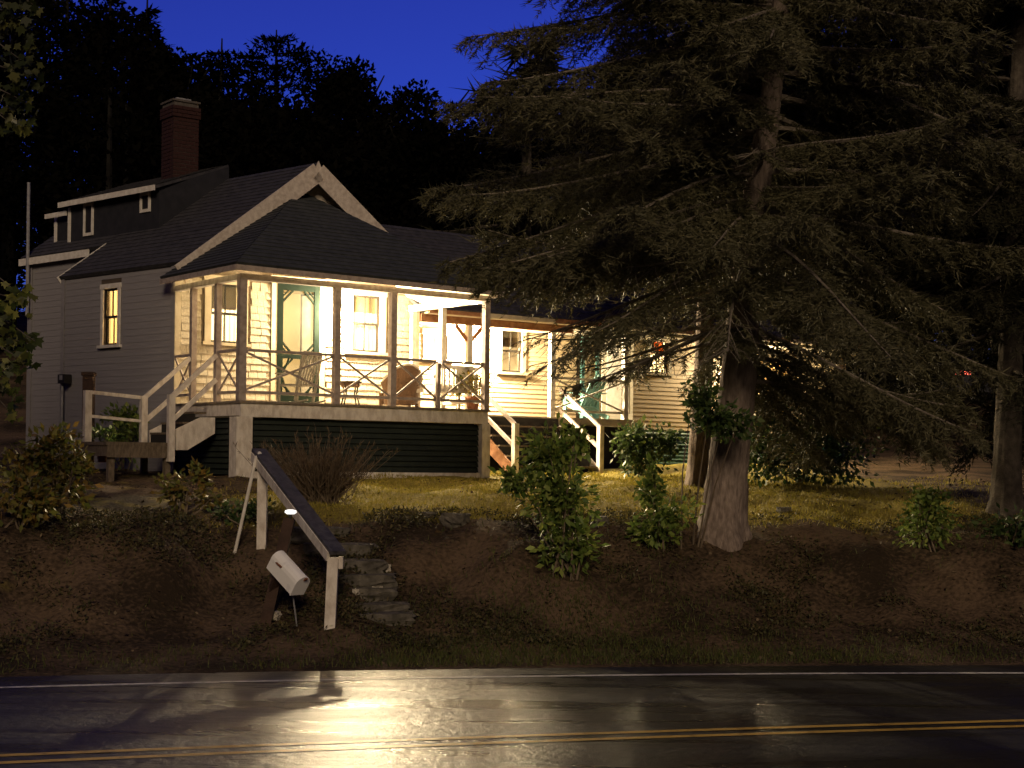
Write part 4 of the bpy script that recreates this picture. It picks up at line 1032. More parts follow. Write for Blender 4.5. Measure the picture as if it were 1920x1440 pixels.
rail = thing('handrail', 'leaning white handrail with weathered dark top board on the bank', 'handrail', ground_at(618, 1178))
b0 = ground_at(618, 1178); Y0 = b0[1]; t0_ = at(625, 1040, Y0); Y1 = 20.1
t1_ = at(484, 856, Y1); ub = at(498, 940, Y1)
part('post', MB().bar((b0[0], b0[1], b0[2] - 0.15), t0_ + (0, 0, -0.03), 0.125, 0.10, (0, 1, 0)), 'aged_paint', rail)
part('block', MB().bar(t0_ + (0.09, 0.0, -0.16), t0_ + (0.09, 0.0, -0.02), 0.05, 0.09, (0, 1, 0)), 'aged_paint', rail)
uz = t0_ + (t1_ - t0_) * 0.93
part('post', MB().bar((uz[0], uz[1], gat(uz) - 0.15), uz - (0, 0, 0.03), 0.12, 0.10, (0, 1, 0)), 'aged_paint', rail)
e_ = unit(t1_ - t0_)
part('side_board', MB().bar(t0_ - e_ * 0.05 + (-0.075, -0.02, 0), t1_ + (-0.075, -0.02, 0), 0.035, 0.11), 'aged_paint', rail)
part('top_board', MB().bar(t0_ - e_ * 0.10 + (0.02, 0, 0.065), t1_ + e_ * 0.05 + (0.02, 0, 0.065), 0.19, 0.045), 'rail_top', rail)
pb = ground_at(468, 962)
part('thin_pipe', MB().tube([(pb[0], Y1 - 0.2, gat((pb[0], Y1 - 0.2)) - 0.1), at(480, 858, Y1 - 0.2), at(487, 850, Y1 - 0.1)], [0.022, 0.022, 0.03], 8), 'white_paint', rail)

MY = 17.35
mb0 = ground_at(492, 1168)
mail = thing('mailbox', 'battered white mailbox tilted on a leaning dark post', 'mailbox', mb0)
pt = at(543, 972, mb0[1] + 0.1)
part('post', MB().bar((mb0[0], mb0[1], mb0[2] - 0.2), pt, 0.13, 0.12, (0, 1, 0)), 'post_dark', mail)
c0 = at(541, 1073, mb0[1] - 0.22)
ax = unit([0.62, -0.52, -0.55]); sx_ = unit(np.cross(ax, (0, 0, 1))); upv = np.cross(sx_, ax)
def arch(w_, h_, k=9):
    pts = [(-w_ / 2, 0), (w_ / 2, 0)] + [(w_ / 2 * math.cos(a_), h_ - w_ / 2 + w_ / 2 * math.sin(a_)) for a_ in np.linspace(0, math.pi, k)]
    return pts
Lm = 0.50; prof = arch(0.20, 0.25)
ring = [c0 - ax * Lm / 2 + sx_ * a_ + upv * (b_ - 0.12) for a_, b_ in prof]
part('body', MB().prism(ring, ax * Lm), 'mailbox_white', mail)
ring2 = [c0 + ax * (Lm / 2 + 0.002) + sx_ * a_ * 1.06 + upv * (b_ * 1.04 - 0.127) for a_, b_ in prof]
part('door', MB().prism(ring2, ax * 0.014), 'mailbox_white', mail)
part('latch', MB().bar(c0 + ax * (Lm / 2 + 0.018) + upv * 0.09, c0 + ax * (Lm / 2 + 0.04) + upv * 0.13, 0.03, 0.02), 'rust', mail)
fl = -sx_ if sx_[1] > 0 else sx_
part('flag', MB().bar(c0 - ax * 0.14 + fl * 0.104 + upv * 0.04, c0 - ax * 0.04 + fl * 0.104 + upv * 0.05, 0.03, 0.012, tuple(upv)), 'rust', mail)
part('bracket', MB().bar(c0 - upv * 0.135 - ax * 0.12, v3((mb0 + (pt - mb0) * 0.30)) + (0.02, 0, 0), 0.10, 0.05), 'post_dark', mail)
part('stay', MB().tube([c0 + ax * 0.16 - upv * 0.12, v3(at(557, 1150, mb0[1] - 0.1)) + (0, 0, -0.15)], [0.010, 0.010], 6), 'lead', mail)
sl = thing('garden_light', 'small lit white garden light on top of the leaning mailbox post', 'lamp', pt)
part('stem', MB().tube([pt + (0.0, 0, -0.03), pt + (0.01, 0, 0.05)], [0.02, 0.02], 8), 'iron', sl)
part('lens', MB().lathe([(0.045, pt[2] + 0.05), (0.072, pt[2] + 0.07), (0.065, pt[2] + 0.095), (0.03, pt[2] + 0.105)], 14, (pt[0] + 0.012, pt[1])), 'solar_lens', sl, smooth=True)
rock_n = [0]
def rock(px, py, s_, label, m='pale_stone', squash=0.7):
    p = ground_at(px, py); rock_n[0] += 1
    o = part('rock', stone_mesh(s_, s_ * 0.9, s_ * squash, 80 + rock_n[0], 0.16), m)
    o.location = (p[0], p[1], p[2] + s_ * squash * 0.25); o.rotation_euler = (0, 0, rock_n[0] * 1.3)
    props(o, label, 'rock')
rock(514, 1162, 0.16, 'pale rounded rock at the foot of the mailbox post')
rock(855, 985, 0.34, 'flat grey rock set in the lawn edge below the porch', 'stone', 0.6)
rock(803, 972, 0.22, 'small flat grey rock in the grass near the stone steps', 'stone', 0.5)
rock(1120, 985, 0.26, 'dark rock beside the tall green bush on the bank crest', 'stone', 0.6)
rock(1470, 960, 0.18, 'small brown rock on the lawn right of the big trunk', 'stone', 0.5)

# ---------------------------------------------------------------- conifers
def tube_arrays(mb, pts, rs, k=5): mb.tube(pts, rs, k, cap=False)
def spruce(name, label, path, rads, H, cz0_, Lfun, seed, per=6, dzw=0.36, tw=0.10, sprig=0.045, leaf='spruce_needles', bark='bark', group=None, bare=None, slen=0.10, swid=0.016, keep=None, elev=None, needles=3, extra=()):
    """path: trunk points (world); crown: whorls of drooping limbs with side twigs and needle sprigs"""
    g = np.random.default_rng(seed); path = np.array(path, float)
    base = path[0]
    r = thing(name, label, 'tree', base, group=group)
    zs = path[:, 2] - base[2]
    def cen(z): return np.array([np.interp(z, zs, path[:, i]) for i in range(3)]) - base
    # trunk with flare and uneven bark
    tb = MB(); k = 40; ph_ = g.uniform(0, 6.28, 6); hs = np.concatenate([[-0.8, -0.3, 0.0, 0.08, 0.2, 0.4], np.linspace(0.55, 7.5, 60), np.linspace(8.2, H, 14)])
    vs_ = []
    for h in hs:
        c = cen(max(h, 0)); c[2] = h; rr = np.interp(h, zs, rads) if h < zs[-1] else rads[-1] * max(0.03, (H - h) / max(H - zs[-1], 0.01))
        for j in range(k):
            a_ = 2 * math.pi * j / k
            fl_ = 1 + (0.42 * math.exp(-max(h, -0.15) / 0.22) * (0.35 + 0.65 * math.sin(2.5 * a_ + seed) ** 2) if h < 1.2 else 0) + 0.04 * math.sin(3 * a_ + h * 1.3 + ph_[0]) + 0.035 * math.sin(11 * a_ + 1.4 * math.sin(h * 2.1 + ph_[1]) + ph_[2]) + 0.03 * math.sin(17 * a_ + 2.0 * math.sin(h * 3.3 + ph_[3])) + 0.025 * g.normal()
            vs_.append((c[0] + rr * fl_ * math.cos(a_), c[1] + rr * fl_ * math.sin(a_), h))
    n = len(hs)
    tb.add(vs_, [(i * k + j, i * k + (j + 1) % k, (i + 1) * k + (j + 1) % k, (i + 1) * k + j) for i in range(n - 1) for j in range(k)])
    tr = part('trunk', tb, bark, r, world=False, smooth=True)
    limbs = MB(); Q = []
    todo = [(z_, rad(a_), L_, b_) for z_, a_, L_, b_ in extra]
    z = cz0_
    while z < H - 0.3:
        for b in range(per):
            az = g.uniform(0, 2 * math.pi); todo.append((z + g.uniform(-0.15, 0.15), az, Lfun(z, az) * g.uniform(0.72, 1.12), None))
        z += dzw * g.uniform(0.8, 1.2)
    if True:
        for zz_, az, L, set_bare in todo:
            f = zz_ / H
            if L < 0.25: continue
            p0 = cen(zz_); p0[2] = zz_
            if set_bare is None and keep is not None and not keep(p0 + base, az, L): continue
            out = np.array([math.cos(az), math.sin(az), 0]); side = np.array([-out[1], out[0], 0])
            isbare = set_bare if set_bare is not None else (bare is not None and bare(zz_, az, g))
            if isbare and set_bare is None: L *= 0.75
            e0 = (elev(zz_) if elev else 0.35 - 0.55 * (1 - f)) + g.normal(0, 0.10); dr = 0.42 + 0.10 * g.normal(); upt = 0.26
            s_ = np.linspace(0, 1, 9); curl = g.normal(0, 0.10)
            C = p0 + np.outer(s_ * L, out) + np.outer(curl * L * s_ ** 2, side) + np.outer(L * (e0 * s_ - dr * s_ ** 2 + upt * s_ ** 3), (0, 0, 1))
            rr = 0.009 + 0.0078 * L
            tube_arrays(limbs, C, list(rr * (1 - s_ * 0.9) + 0.003), 5)
            nt = max(4, int(L / (tw * (3.0 if isbare else 0.9 if zz_ < 6 else 1.0))))
            ts = np.sort(g.uniform(0.10 if not isbare else 0.3, 1.0, nt * 2))
            B = np.stack([np.interp(ts, s_, C[:, i]) for i in range(3)], 1)
            tang = np.stack([np.interp(np.minimum(ts + 0.05, 1), s_, C[:, i]) - np.interp(ts - 0.05, s_, C[:, i]) for i in range(3)], 1)
            tang /= np.linalg.norm(tang, axis=1, keepdims=True)
            sg = np.where(np.arange(nt * 2) % 2 == 0, 1.0, -1.0)[:, None]
            D = tang * 0.75 + side * sg * g.uniform(0.5, 1.0, (nt * 2, 1)) + np.array([0, 0, -1]) * g.uniform(0.05, 0.65, (nt * 2, 1)) + g.normal(0, 0.12, (nt * 2, 3))
            D /= np.linalg.norm(D, axis=1, keepdims=True)
            lt = (0.16 + 0.52 * np.sin(np.pi * np.clip(0.12 + ts * 0.80, 0, 1))) * min(1.15, 0.45 + L / 4.5) * g.uniform(0.6, 1.25, nt * 2)
            if isbare:
                for q in range(nt * 2):
                    m_ = B[q] + D[q] * lt[q] * 0.55 + (0, 0, -0.03)
                    limbs.tube([B[q], m_, m_ + (D[q] + g.normal(0, 0.25, 3)) * lt[q] * 0.45], [0.006, 0.004, 0.002], 3, cap=False)
                if True:
                    pick = g.random(nt * 2) < g.choice([0.05, 0.15, 0.35])
                    B, D, lt = B[pick], D[pick], lt[pick] * 0.6
                    if len(B) == 0: continue
            ns = max(5, int(0.55 / sprig))
            q_ = np.linspace(0.06, 1.0, ns)[None, :, None] + g.normal(0, 0.015, (len(B), ns, 1))
            P = B[:, None, :] + D[:, None, :] * (q_ * lt[:, None, None]) + np.array([0, 0, -1.0]) * (q_ ** 2 * lt[:, None, None] * 0.22)
            lat = np.cross(D, (0, 0, 1.0)); lat /= np.maximum(np.linalg.norm(lat, axis=1, keepdims=True), 1e-5)
            s2 = np.where((np.arange(ns) % 2) == 0, 1.0, -1.0)[None, :, None]
            SD = D[:, None, :] * 0.8 + lat[:, None, :] * s2 * 0.75 + g.normal(0, 0.28, P.shape) + np.array([0, 0, -0.12])
            NN = np.array([0, 0, 1.0]) + g.normal(0, 0.55, P.shape)
            big = 1.0 if zz_ + base[2] < 11.0 else 2.2
            SD /= np.linalg.norm(SD, axis=2, keepdims=True)
            for rep in range(needles):
                Dn = (SD + g.normal(0, 0.55, P.shape) * (rep > 0)).reshape(-1, 3); m_ = len(Dn)
                Pn = P.reshape(-1, 3) + g.normal(0, 0.008, (m_, 3))
                if big > 1:
                    sel = g.random(m_) < 0.3; Pn, Dn = Pn[sel], Dn[sel]; m_ = len(Pn)
                S_ = np.cross(Dn, g.normal(0, 1, (m_, 3))); S_ /= np.maximum(np.linalg.norm(S_, axis=1, keepdims=True), 1e-5)
                S_ *= (swid * big * g.uniform(0.7, 1.3, m_))[:, None]
                Q.append(np.stack([Pn - S_, Pn + S_, Pn + Dn * (slen * big * g.uniform(0.6, 1.4, m_))[:, None]], 1))
    part('limbs', limbs, 'limb_bark' if bark == 'bark' else bark, tr, world=False, kind='stuff')
    part('crown', quad_mesh('crown', np.concatenate(Q), leaf), None, r, world=False)
    return r
S1B = ground_at(1352, 1003); YS = S1B[1]
def tpath(pts, Y, extra):
    P = [at(px, py, Y) for px, py in pts]; P[0] = np.array([P[0][0], Y, float(gz(P[0][0], Y))])
    for dx, z_ in extra: P.append(np.array([P[-1][0] + dx, Y, z_]))
    return P
p1_ = tpath([(1352, 1003), (1366, 850), (1385, 700), (1398, 550), (1412, 400), (1440, 220), (1460, 60)], YS, [(0.15, 12.5), (0.2, 17.0)])
r1_ = [0.30, 0.27, 0.235, 0.21, 0.185, 0.15, 0.125, 0.07, 0.02]
def L1(z, az):
    b_ = 4.55 * min(1.0, 0.52 + z / 8.5) * max(0.06, 1 - (z / 17.0) ** 1.35)
    return b_
def bare1(z, az, g):     # the lowest limbs on the house side are dead
    return (z < 4.0 and math.cos(az - rad(180)) > 0.1) or g.random() < 0.04
LIMBS = [(3.9, 190, 3.7, 0), (4.3, 174, 3.9, 0), (4.6, 206, 3.9, 0), (4.9, 185, 4.3, 0), (5.3, 196, 4.3, 0), (5.6, 178, 4.6, 0), (6.0, 202, 4.3, 0), (6.4, 186, 4.5, 0), (6.9, 193, 4.2, 0), (7.4, 180, 4.3, 0),
         (4.1, 225, 3.2, 0), (4.5, 232, 3.3, 0), (5.0, 220, 3.6, 0), (3.4, 258, 2.3, 0), (3.7, 285, 2.6, 0), (4.4, 250, 3.0, 0), (4.8, 296, 3.0, 0),
         (2.9, 335, 3.2, 0), (3.4, 352, 3.6, 0), (3.9, 12, 3.9, 0), (2.7, 20, 3.3, 0), (2.15, 5, 3.0, 0), (2.9, 250, 1.3, 0),
         (3.05, 188, 3.0, 1), (3.3, 200, 3.3, 1), (3.45, 177, 3.1, 1), (2.95, 210, 2.6, 1), (3.6, 194, 3.4, 1), (2.7, 184, 2.3, 1), (3.2, 222, 2.2, 1), (3.7, 204, 3.5, 1)]
spruce('spruce_tree', 'big old spruce with a thick pale trunk and wide drooping limbs on the bank crest', p1_, r1_, 17.0, 2.25, L1, 11, per=6, dzw=0.34,
       tw=0.07, sprig=0.030, bare=bare1, extra=LIMBS, slen=0.075, swid=0.0085, keep=lambda p, az, L: not (p[2] - S1B[2] < 2.8 and -0.3 < math.cos(az - rad(215))) and not (1.9 < p[2] - S1B[2] < 4.4 and math.cos(az - rad(310)) > 0.72 and (p[2] * 23.1 + az * 7.7) % 1.0 < 0.8) and not (p[2] - S1B[2] < 4.3 and math.cos(az - rad(180)) > 0.1 and (p[2] * 37.7 + az * 11.3) % 1.0 < 0.25))
# second spruce by the wing, third at the right
S2B = ground_at(1311, 889, 22); Y2 = 27.0
p2_ = tpath([(1311, 889), (1318, 700), (1326, 500), (1332, 300)], Y2, [(0.1, 12), (0.1, 16.5)])
spruce('spruce_tree', 'slimmer spruce with an orange lit trunk close to the wing wall', p2_, [0.20, 0.16, 0.14, 0.11, 0.07, 0.02], 15.0, 3.7, lambda z, az: 3.4 * max(0.05, 1 - z / 15.5) ** 0.8 * min(1, 0.4 + z / 6), 23,
       per=5, dzw=0.42, tw=0.11, sprig=0.05, slen=0.10, swid=0.012)
S3B = ground_at(1886, 962)
p3_ = tpath([(1886, 962), (1890, 800), (1896, 600), (1900, 300)], S3B[1], [(0.1, 11), (0.1, 16)])
spruce('spruce_tree', 'spruce with low sweeping limbs standing beyond the round green bush', p3_, [0.22, 0.19, 0.165, 0.13, 0.08, 0.02], 15.5, 1.3, lambda z, az: 3.3 * min(1, 0.55 + z / 5) * max(0.05, 1 - (z / 15.6) ** 1.3), 31,
       per=6, dzw=0.40, tw=0.09, sprig=0.04, leaf='far_needles', bark='dark_bark', slen=0.085, swid=0.010, keep=lambda p, az, L: not (p[2] - S3B[2] < 1.9 and 0.0 < math.cos(az - rad(180)) ))  # dim light on this spruce is put into darker needles and bark
# hemlock rising behind the wing
hb = at(1010, 880, 33.0); hb = np.array([0.15, 40.5, float(gz(0.15, 40.5))])
tH = at(985, 40, 40.5)
spruce('hemlock_tree', 'dark feathery hemlock rising behind the wing roof against the sky', [hb, hb + (0.1, 0, 6), np.array([hb[0] + 0.2, 40.5, 13.6])], [0.28, 0.18, 0.02], 13.5 - hb[2], 3.0,
       lambda z, az: 2.9 * max(0.15, 1 - (z / 11.2) ** 3.0), 41, per=6, dzw=0.5, tw=0.17, sprig=0.075, leaf='far_needles', bark='dark_bark', slen=0.16, swid=0.02)
# ---------------------------------------------------------------- shrubs
def shrub(name, label, p, lobes, n, ls, leaf, seed, stems=9, group=None, aspect=0.3, cat='bush'):
    """lobes: (dx, dy, z, rx, rz, weight); leaves sit in clumps on the lobes, stems reach into them"""
    g = np.random.default_rng(seed); r = thing(name, label, cat, p, group=group)
    P, D = [], []
    tips = []
    for dx, dy, z_, rx, rz_, wgt in lobes:
        m_ = int(n * wgt)
        d = g.normal(0, 1, (m_, 3)); d /= np.linalg.norm(d, axis=1, keepdims=True)
        cl = g.normal(0, 1, (max(4, m_ // 28), 3)); cl /= np.linalg.norm(cl, axis=1, keepdims=True)
        w_ = cl[g.integers(0, len(cl), m_)] * 0.62 + d * 0.38
        w_ *= (g.random((m_, 1)) ** 0.35) * (0.85 + 0.35 * np.abs(np.sin(w_[:, :1] * 9 + w_[:, 2:] * 7)))
        P.append(w_ * (rx, rx, rz_) * 1.25 + (dx, dy, z_))
        D.append(w_ + g.normal(0, 0.55, (m_, 3)) + (0, 0, -0.15))
        tips.append((dx, dy, z_, rx, rz_))
    P = np.concatenate(P); D = np.concatenate(D); k = len(P)
    ok = P[:, 2] > 0.02
    P, D = P[ok], D[ok]; k = len(P)
    part('foliage', quad_mesh('foliage', leaf_quads(P, D, g.normal(0, 0.7, (k, 3)) + (0, -0.3, 1), g.uniform(0.6, 1.3, k) * ls, g.uniform(0.7, 1.2, k) * ls * aspect), leaf), None, r, world=False)
    sb = MB()
    for i in range(stems):
        dx, dy, z_, rx, rz_ = tips[i % len(tips)]
        a_ = g.uniform(0, 6.28); e = np.array([dx + rx * 0.6 * math.cos(a_), dy + rx * 0.6 * math.sin(a_), z_ + rz_ * g.uniform(0.1, 0.9)])
        b_ = np.array([g.normal(0, 0.07), g.normal(0, 0.07), -0.08]); m_ = (b_ + e) / 2 + g.normal(0, 0.05, 3)
        sb.tube([b_, m_, e], [0.016, 0.011, 0.004], 5, cap=False)
    part('stems', sb, 'stem', r, world=False)
    return r
def scaled(px, py0, py1, Y): return (py0 - py1) / F * Y
b = ground_at(1062, 1078)
shrub('bush', 'tall bright green leafy bush on the bank crest below the wing steps', b,
      [(0.0, 0.15, 0.35, 0.34, 0.40, 0.30), (-0.12, 0.3, 0.95, 0.42, 0.38, 0.32), (-0.20, 0.4, 1.45, 0.34, 0.34, 0.24), (-0.62, 0.35, 1.15, 0.24, 0.18, 0.08), (0.12, 0.3, 1.75, 0.2, 0.2, 0.06)], 2900, 0.12, 'bush_leaf', 5, 16, aspect=0.26)
b = ground_at(1232, 1022)
shrub('bush', 'loose open green bush at the left foot of the thick spruce trunk', b,
      [(0.0, 0.0, 0.18, 0.36, 0.20, 0.4), (0.15, 0.0, 0.42, 0.30, 0.22, 0.3), (-0.15, 0.1, 0.72, 0.18, 0.2, 0.18), (-0.05, 0.1, 0.95, 0.12, 0.14, 0.12)], 1200, 0.105, 'bush_leaf', 8, 10, aspect=0.28)
b = np.array([*at(1212, 870, 30.2)[:2], 0]); b[2] = gat(b)
shrub('bush', 'dark leafy bush against the green slats under the wing', b,
      [(0.0, 0, 0.45, 0.5, 0.40, 0.4), (0.25, 0, 0.85, 0.45, 0.32, 0.3), (-0.3, 0, 0.8, 0.34, 0.3, 0.3)], 1500, 0.13, 'dark_bush_leaf', 9, 10)
b = ground_at(1742, 1030)
shrub('bush', 'round green bush alone on the dark bank right of the trunk', b,
      [(0.0, 0.1, 0.35, 0.36, 0.36, 0.7), (0.05, 0.1, 0.62, 0.26, 0.2, 0.3)], 1500, 0.085, 'bush_leaf', 10, 8)
b = ground_at(105, 962)
shrub('bush', 'large drooping olive bush left of the porch landing', b,
      [(-0.1, 0.2, 0.35, 0.42, 0.36, 0.35), (-0.15, 0.2, 0.80, 0.40, 0.32, 0.35), (-0.5, 0.3, 0.55, 0.4, 0.4, 0.2), (0.22, 0.2, 0.62, 0.2, 0.3, 0.1)], 1500, 0.12, 'autumn_leaf', 12, 14, aspect=0.3)
b = ground_at(25, 985)
shrub('bush', 'yellowing low bush at the left end of the bank', b,
      [(0.0, 0.0, 0.3, 0.45, 0.32, 0.6), (0.3, 0.1, 0.2, 0.3, 0.2, 0.4)], 700, 0.11, 'autumn_leaf', 13, 8)
b = ground_at(342, 962)
shrub('bush', 'sparse low bush with a few orange leaves under the porch landing', b,
      [(-0.1, 0, 0.28, 0.30, 0.22, 0.5), (0.18, 0.05, 0.42, 0.16, 0.22, 0.3), (0.3, 0, 0.15, 0.25, 0.15, 0.2)], 420, 0.105, 'autumn_leaf', 14, 9)
b = np.array([*at(222, 900, 28.6)[:2], 0]); b[2] = gat(b)
shrub('bush', 'green bush seen through the landing rail against the side wall', b,
      [(0.0, 0, 0.6, 0.48, 0.42, 0.6), (0.1, 0, 0.98, 0.34, 0.22, 0.4)], 900, 0.11, 'bush_leaf', 15, 9)
b = np.array([*at(1500, 900, 27.5)[:2], 0]); b[2] = gat(b)
shrub('bush', 'broad dim green bush behind the thick spruce trunk', b,
      [(-0.5, 0, 0.6, 0.75, 0.62, 0.4), (0.5, 0, 0.5, 0.8, 0.5, 0.35), (-0.8, 0, 1.15, 0.5, 0.45, 0.2), (0.4, 0, 1.05, 0.7, 0.4, 0.25)], 4200, 0.12, 'dark_bush_leaf', 16, 12)
b = np.array([*at(1300, 900, 20.9)[:2], 0]); b[2] = gat(b)
shrub('sapling', 'leafy sapling whose crown crosses the spruce trunk at rail height', b,
      [(0.18, -0.45, 1.75, 0.30, 0.24, 0.5), (0.45, -0.5, 1.62, 0.26, 0.2, 0.3), (0.05, -0.3, 2.05, 0.2, 0.2, 0.2)], 1100, 0.10, 'dark_bush_leaf', 17, 4, cat='sapling')
b = ground_at(470, 985)
shrub('weeds', 'dim weeds growing round the upper post of the handrail', b,
      [(0.0, 0, 0.15, 0.30, 0.16, 0.5), (-0.3, 0, 0.12, 0.25, 0.14, 0.5)], 380, 0.085, 'dark_bush_leaf', 18, 6, cat='weeds')
b = ground_at(1895, 1020)
shrub('bush', 'low dark bush at the foot of the farther spruce', b, [(0.1, 0, 0.2, 0.5, 0.25, 1.0)], 500, 0.1, 'dark_bush_leaf', 19, 6)
# twiggy, nearly bare bush in front of the skirt
b = np.array([*at(602, 945, 22.5)[:2], 0]); b[2] = gat(b)
tw_ = thing('bare_bush', 'brown twiggy bush of fine upright stems in front of the green porch slats', 'bush', b)
g = np.random.default_rng(44); sb = MB(); TP, TD_ = [], []
for i in range(260):
    a_ = g.uniform(0, 6.28); l = g.uniform(0.6, 1.2); sp_ = g.uniform(0.1, 1.0) ** 0.8
    d = np.array([math.cos(a_) * sp_ * 0.95, math.sin(a_) * sp_ * 0.7, 1.0 - 0.35 * sp_])
    p0 = np.array([g.normal(0, 0.13), g.normal(0, 0.1), -0.05]); p1 = p0 + d * l * 0.55; p2 = p0 + d * l + (0, 0, 0.06)
    sb.tube([p0, p1, p2], [0.007, 0.005, 0.002], 4, cap=False)
    for k in range(26):
        q = g.uniform(0.25, 1.0); TP.append(p0 + (p2 - p0) * q); TD_.append(d * 0.7 + g.normal(0, 0.45, 3) + (0, 0, 0.4))
part('stems', sb, 'stem', tw_, world=False)
TP, TD_ = np.array(TP), np.array(TD_); k = len(TP)
part('twigs', quad_mesh('twigs', leaf_quads(TP, TD_, g.normal(0, 1, (k, 3)), g.uniform(0.05, 0.15, k), g.uniform(0.003, 0.007, k)), 'dry_twig'), None, tw_, world=False)

# ---------------------------------------------------------------- maple at the left edge
def star_leaves(P, D, N, s):
    D = D / np.linalg.norm(D, axis=1, keepdims=True); S = np.cross(D, N); S /= np.maximum(np.linalg.norm(S, axis=1, keepdims=True), 1e-6)
    prof = [(0, 0), (0.30, 0.22), (0.62, 0.30), (0.40, 0.42), (0.42, 0.66), (0.20, 0.60), (0, 1.0), (-0.20, 0.60), (-0.42, 0.66), (-0.40, 0.42), (-0.62, 0.30), (-0.30, 0.22)]
    return np.stack([P + S * (a_ * s)[:, None] + D * (b_ * s)[:, None] for a_, b_ in ((np.full(len(P), x), np.full(len(P), y)) for x, y in prof)], 1)
YM = 17.5
mbp = np.array([-7.3, 18.6, 0.0]); mbp[2] = gat(mbp)
mp_ = thing('maple_tree', 'leafy maple whose drooping branch ends hang at the left edge', 'tree', mbp)
mb = MB(); mb.tube([(0, 0, -0.2), (0.05, 0, 0.3), (0.1, 0, 2.5), (-0.05, 0.1, 5.5), (0.1, 0.2, 9.0)], [0.34, 0.25, 0.22, 0.16, 0.05], 14)
trk = part('trunk', mb, 'bark', mp_, world=False, smooth=True)
g = np.random.default_rng(77); lb = MB(); LP, LD = [], []
ends = [(15, 35, 1.0), (40, 60, .8), (20, 110, 1.), (48, 140, .8), (30, 190, .9), (15, 225, .9), (28, 245, .5), (-30, 60, 1), (-40, 180, 1), (-10, 5, 1), (45, 8, .7),
        (15, 560, .7), (25, 555, .6), (5, 600, .8), (50, 640, .5), (35, 680, .7), (20, 640, .7), (5, 690, .8), (-30, 620, 1), (0, 735, .5), (-40, 690, 1), (10, 780, .5), (-60, 400, 1.2), (-70, 300, 1.2), (-90, 100, 1.5), (-100, 500, 1.5), (-80, -60, 1.5), (-20, -80, 1.5)]
for (px, py, wgt) in ends:
    e = at(px + 16, py, YM + g.uniform(-0.5, 0.5)) - mbp
    st = np.array([0.05, 0.05, max(2.2, e[2] + g.uniform(-0.2, 0.9))])
    m_ = (st + e) / 2 + np.array([0, 0, 0.25])
    lb.tube([st, m_, e], [0.03, 0.014, 0.004], 5, cap=False)
    for k in range(int(22 * wgt)):
        q = g.uniform(0.62, 1.04); p = e + (m_ - e) * (1 - q) * 0.4 + g.normal(0, 0.10 * wgt, 3) * (1, 1, 1.15)
        LP.append(p); LD.append(g.normal(0, 0.5, 3) + (0.1, -0.2, -0.8))
part('limbs', lb, 'dark_bark', trk, world=False)
for k in range(2600):      # the rest of the crown, outside the frame
    d = g.normal(0, 1, 3); d /= np.linalg.norm(d)
    LP.append(np.array([-1.5, 0.2, 6.0]) + d * (2.0, 2.4, 3.2) * g.random() ** 0.35); LD.append(g.normal(0, 0.6, 3) + (0, 0, -0.7))
LP, LD = np.array(LP), np.array(LD)
part('crown', quad_mesh('crown', star_leaves(LP, LD, g.normal(0, 0.5, (len(LP), 3)) + (0, -1, 0.5), g.uniform(0.09, 0.15, len(LP))), 'maple_leaf'), None, mp_, world=False)

# ---------------------------------------------------------------- woods on the hill
def broad_tree(name, label, p, H, R, n, ls, leaf, seed, group):
    g = np.random.default_rng(seed); r = thing(name, label, 'tree', p, group=group)
    mb = MB(); mb.tube([(0, 0, -0.4), (0.05, 0, H * 0.4), (g.normal(0, 0.2), 0, H * 0.85)], [0.3, 0.22, 0.06], 8, cap=False)
    for i in range(7):
        a_ = i * 0.9 + g.random(); mb.tube([(0, 0, H * (0.3 + 0.07 * i)), (math.cos(a_) * R * 0.6, math.sin(a_) * R * 0.6, H * (0.5 + 0.07 * i))], [0.10, 0.03], 5, cap=False)
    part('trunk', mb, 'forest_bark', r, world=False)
    Q = []
    nl = 16
    for i in range(nl):
        a_ = g.uniform(0, 6.28); zc = g.uniform(0.38, 0.90); rr = R * (1 - ((zc - 0.55) / 0.55) ** 2) ** 0.5 * g.uniform(0.3, 0.9)
        c = np.array([math.cos(a_) * rr, math.sin(a_) * rr, H * zc]); m_ = n // nl; s_ = R * g.uniform(0.30, 0.48)
        d = g.normal(0, 1, (m_, 3)); d /= np.linalg.norm(d, axis=1, keepdims=True)
        P = c + d * s_ * (g.random((m_, 1)) ** 0.4) * (1, 1, 0.85)
        Q.append(leaf_quads(P, d + g.normal(0, 0.8, (m_, 3)), g.normal(0, 1, (m_, 3)), ls * g.uniform(0.6, 1.4, m_), ls * 0.35))
    part('crown', quad_mesh('crown', np.concatenate(Q), leaf), None, r, world=False)
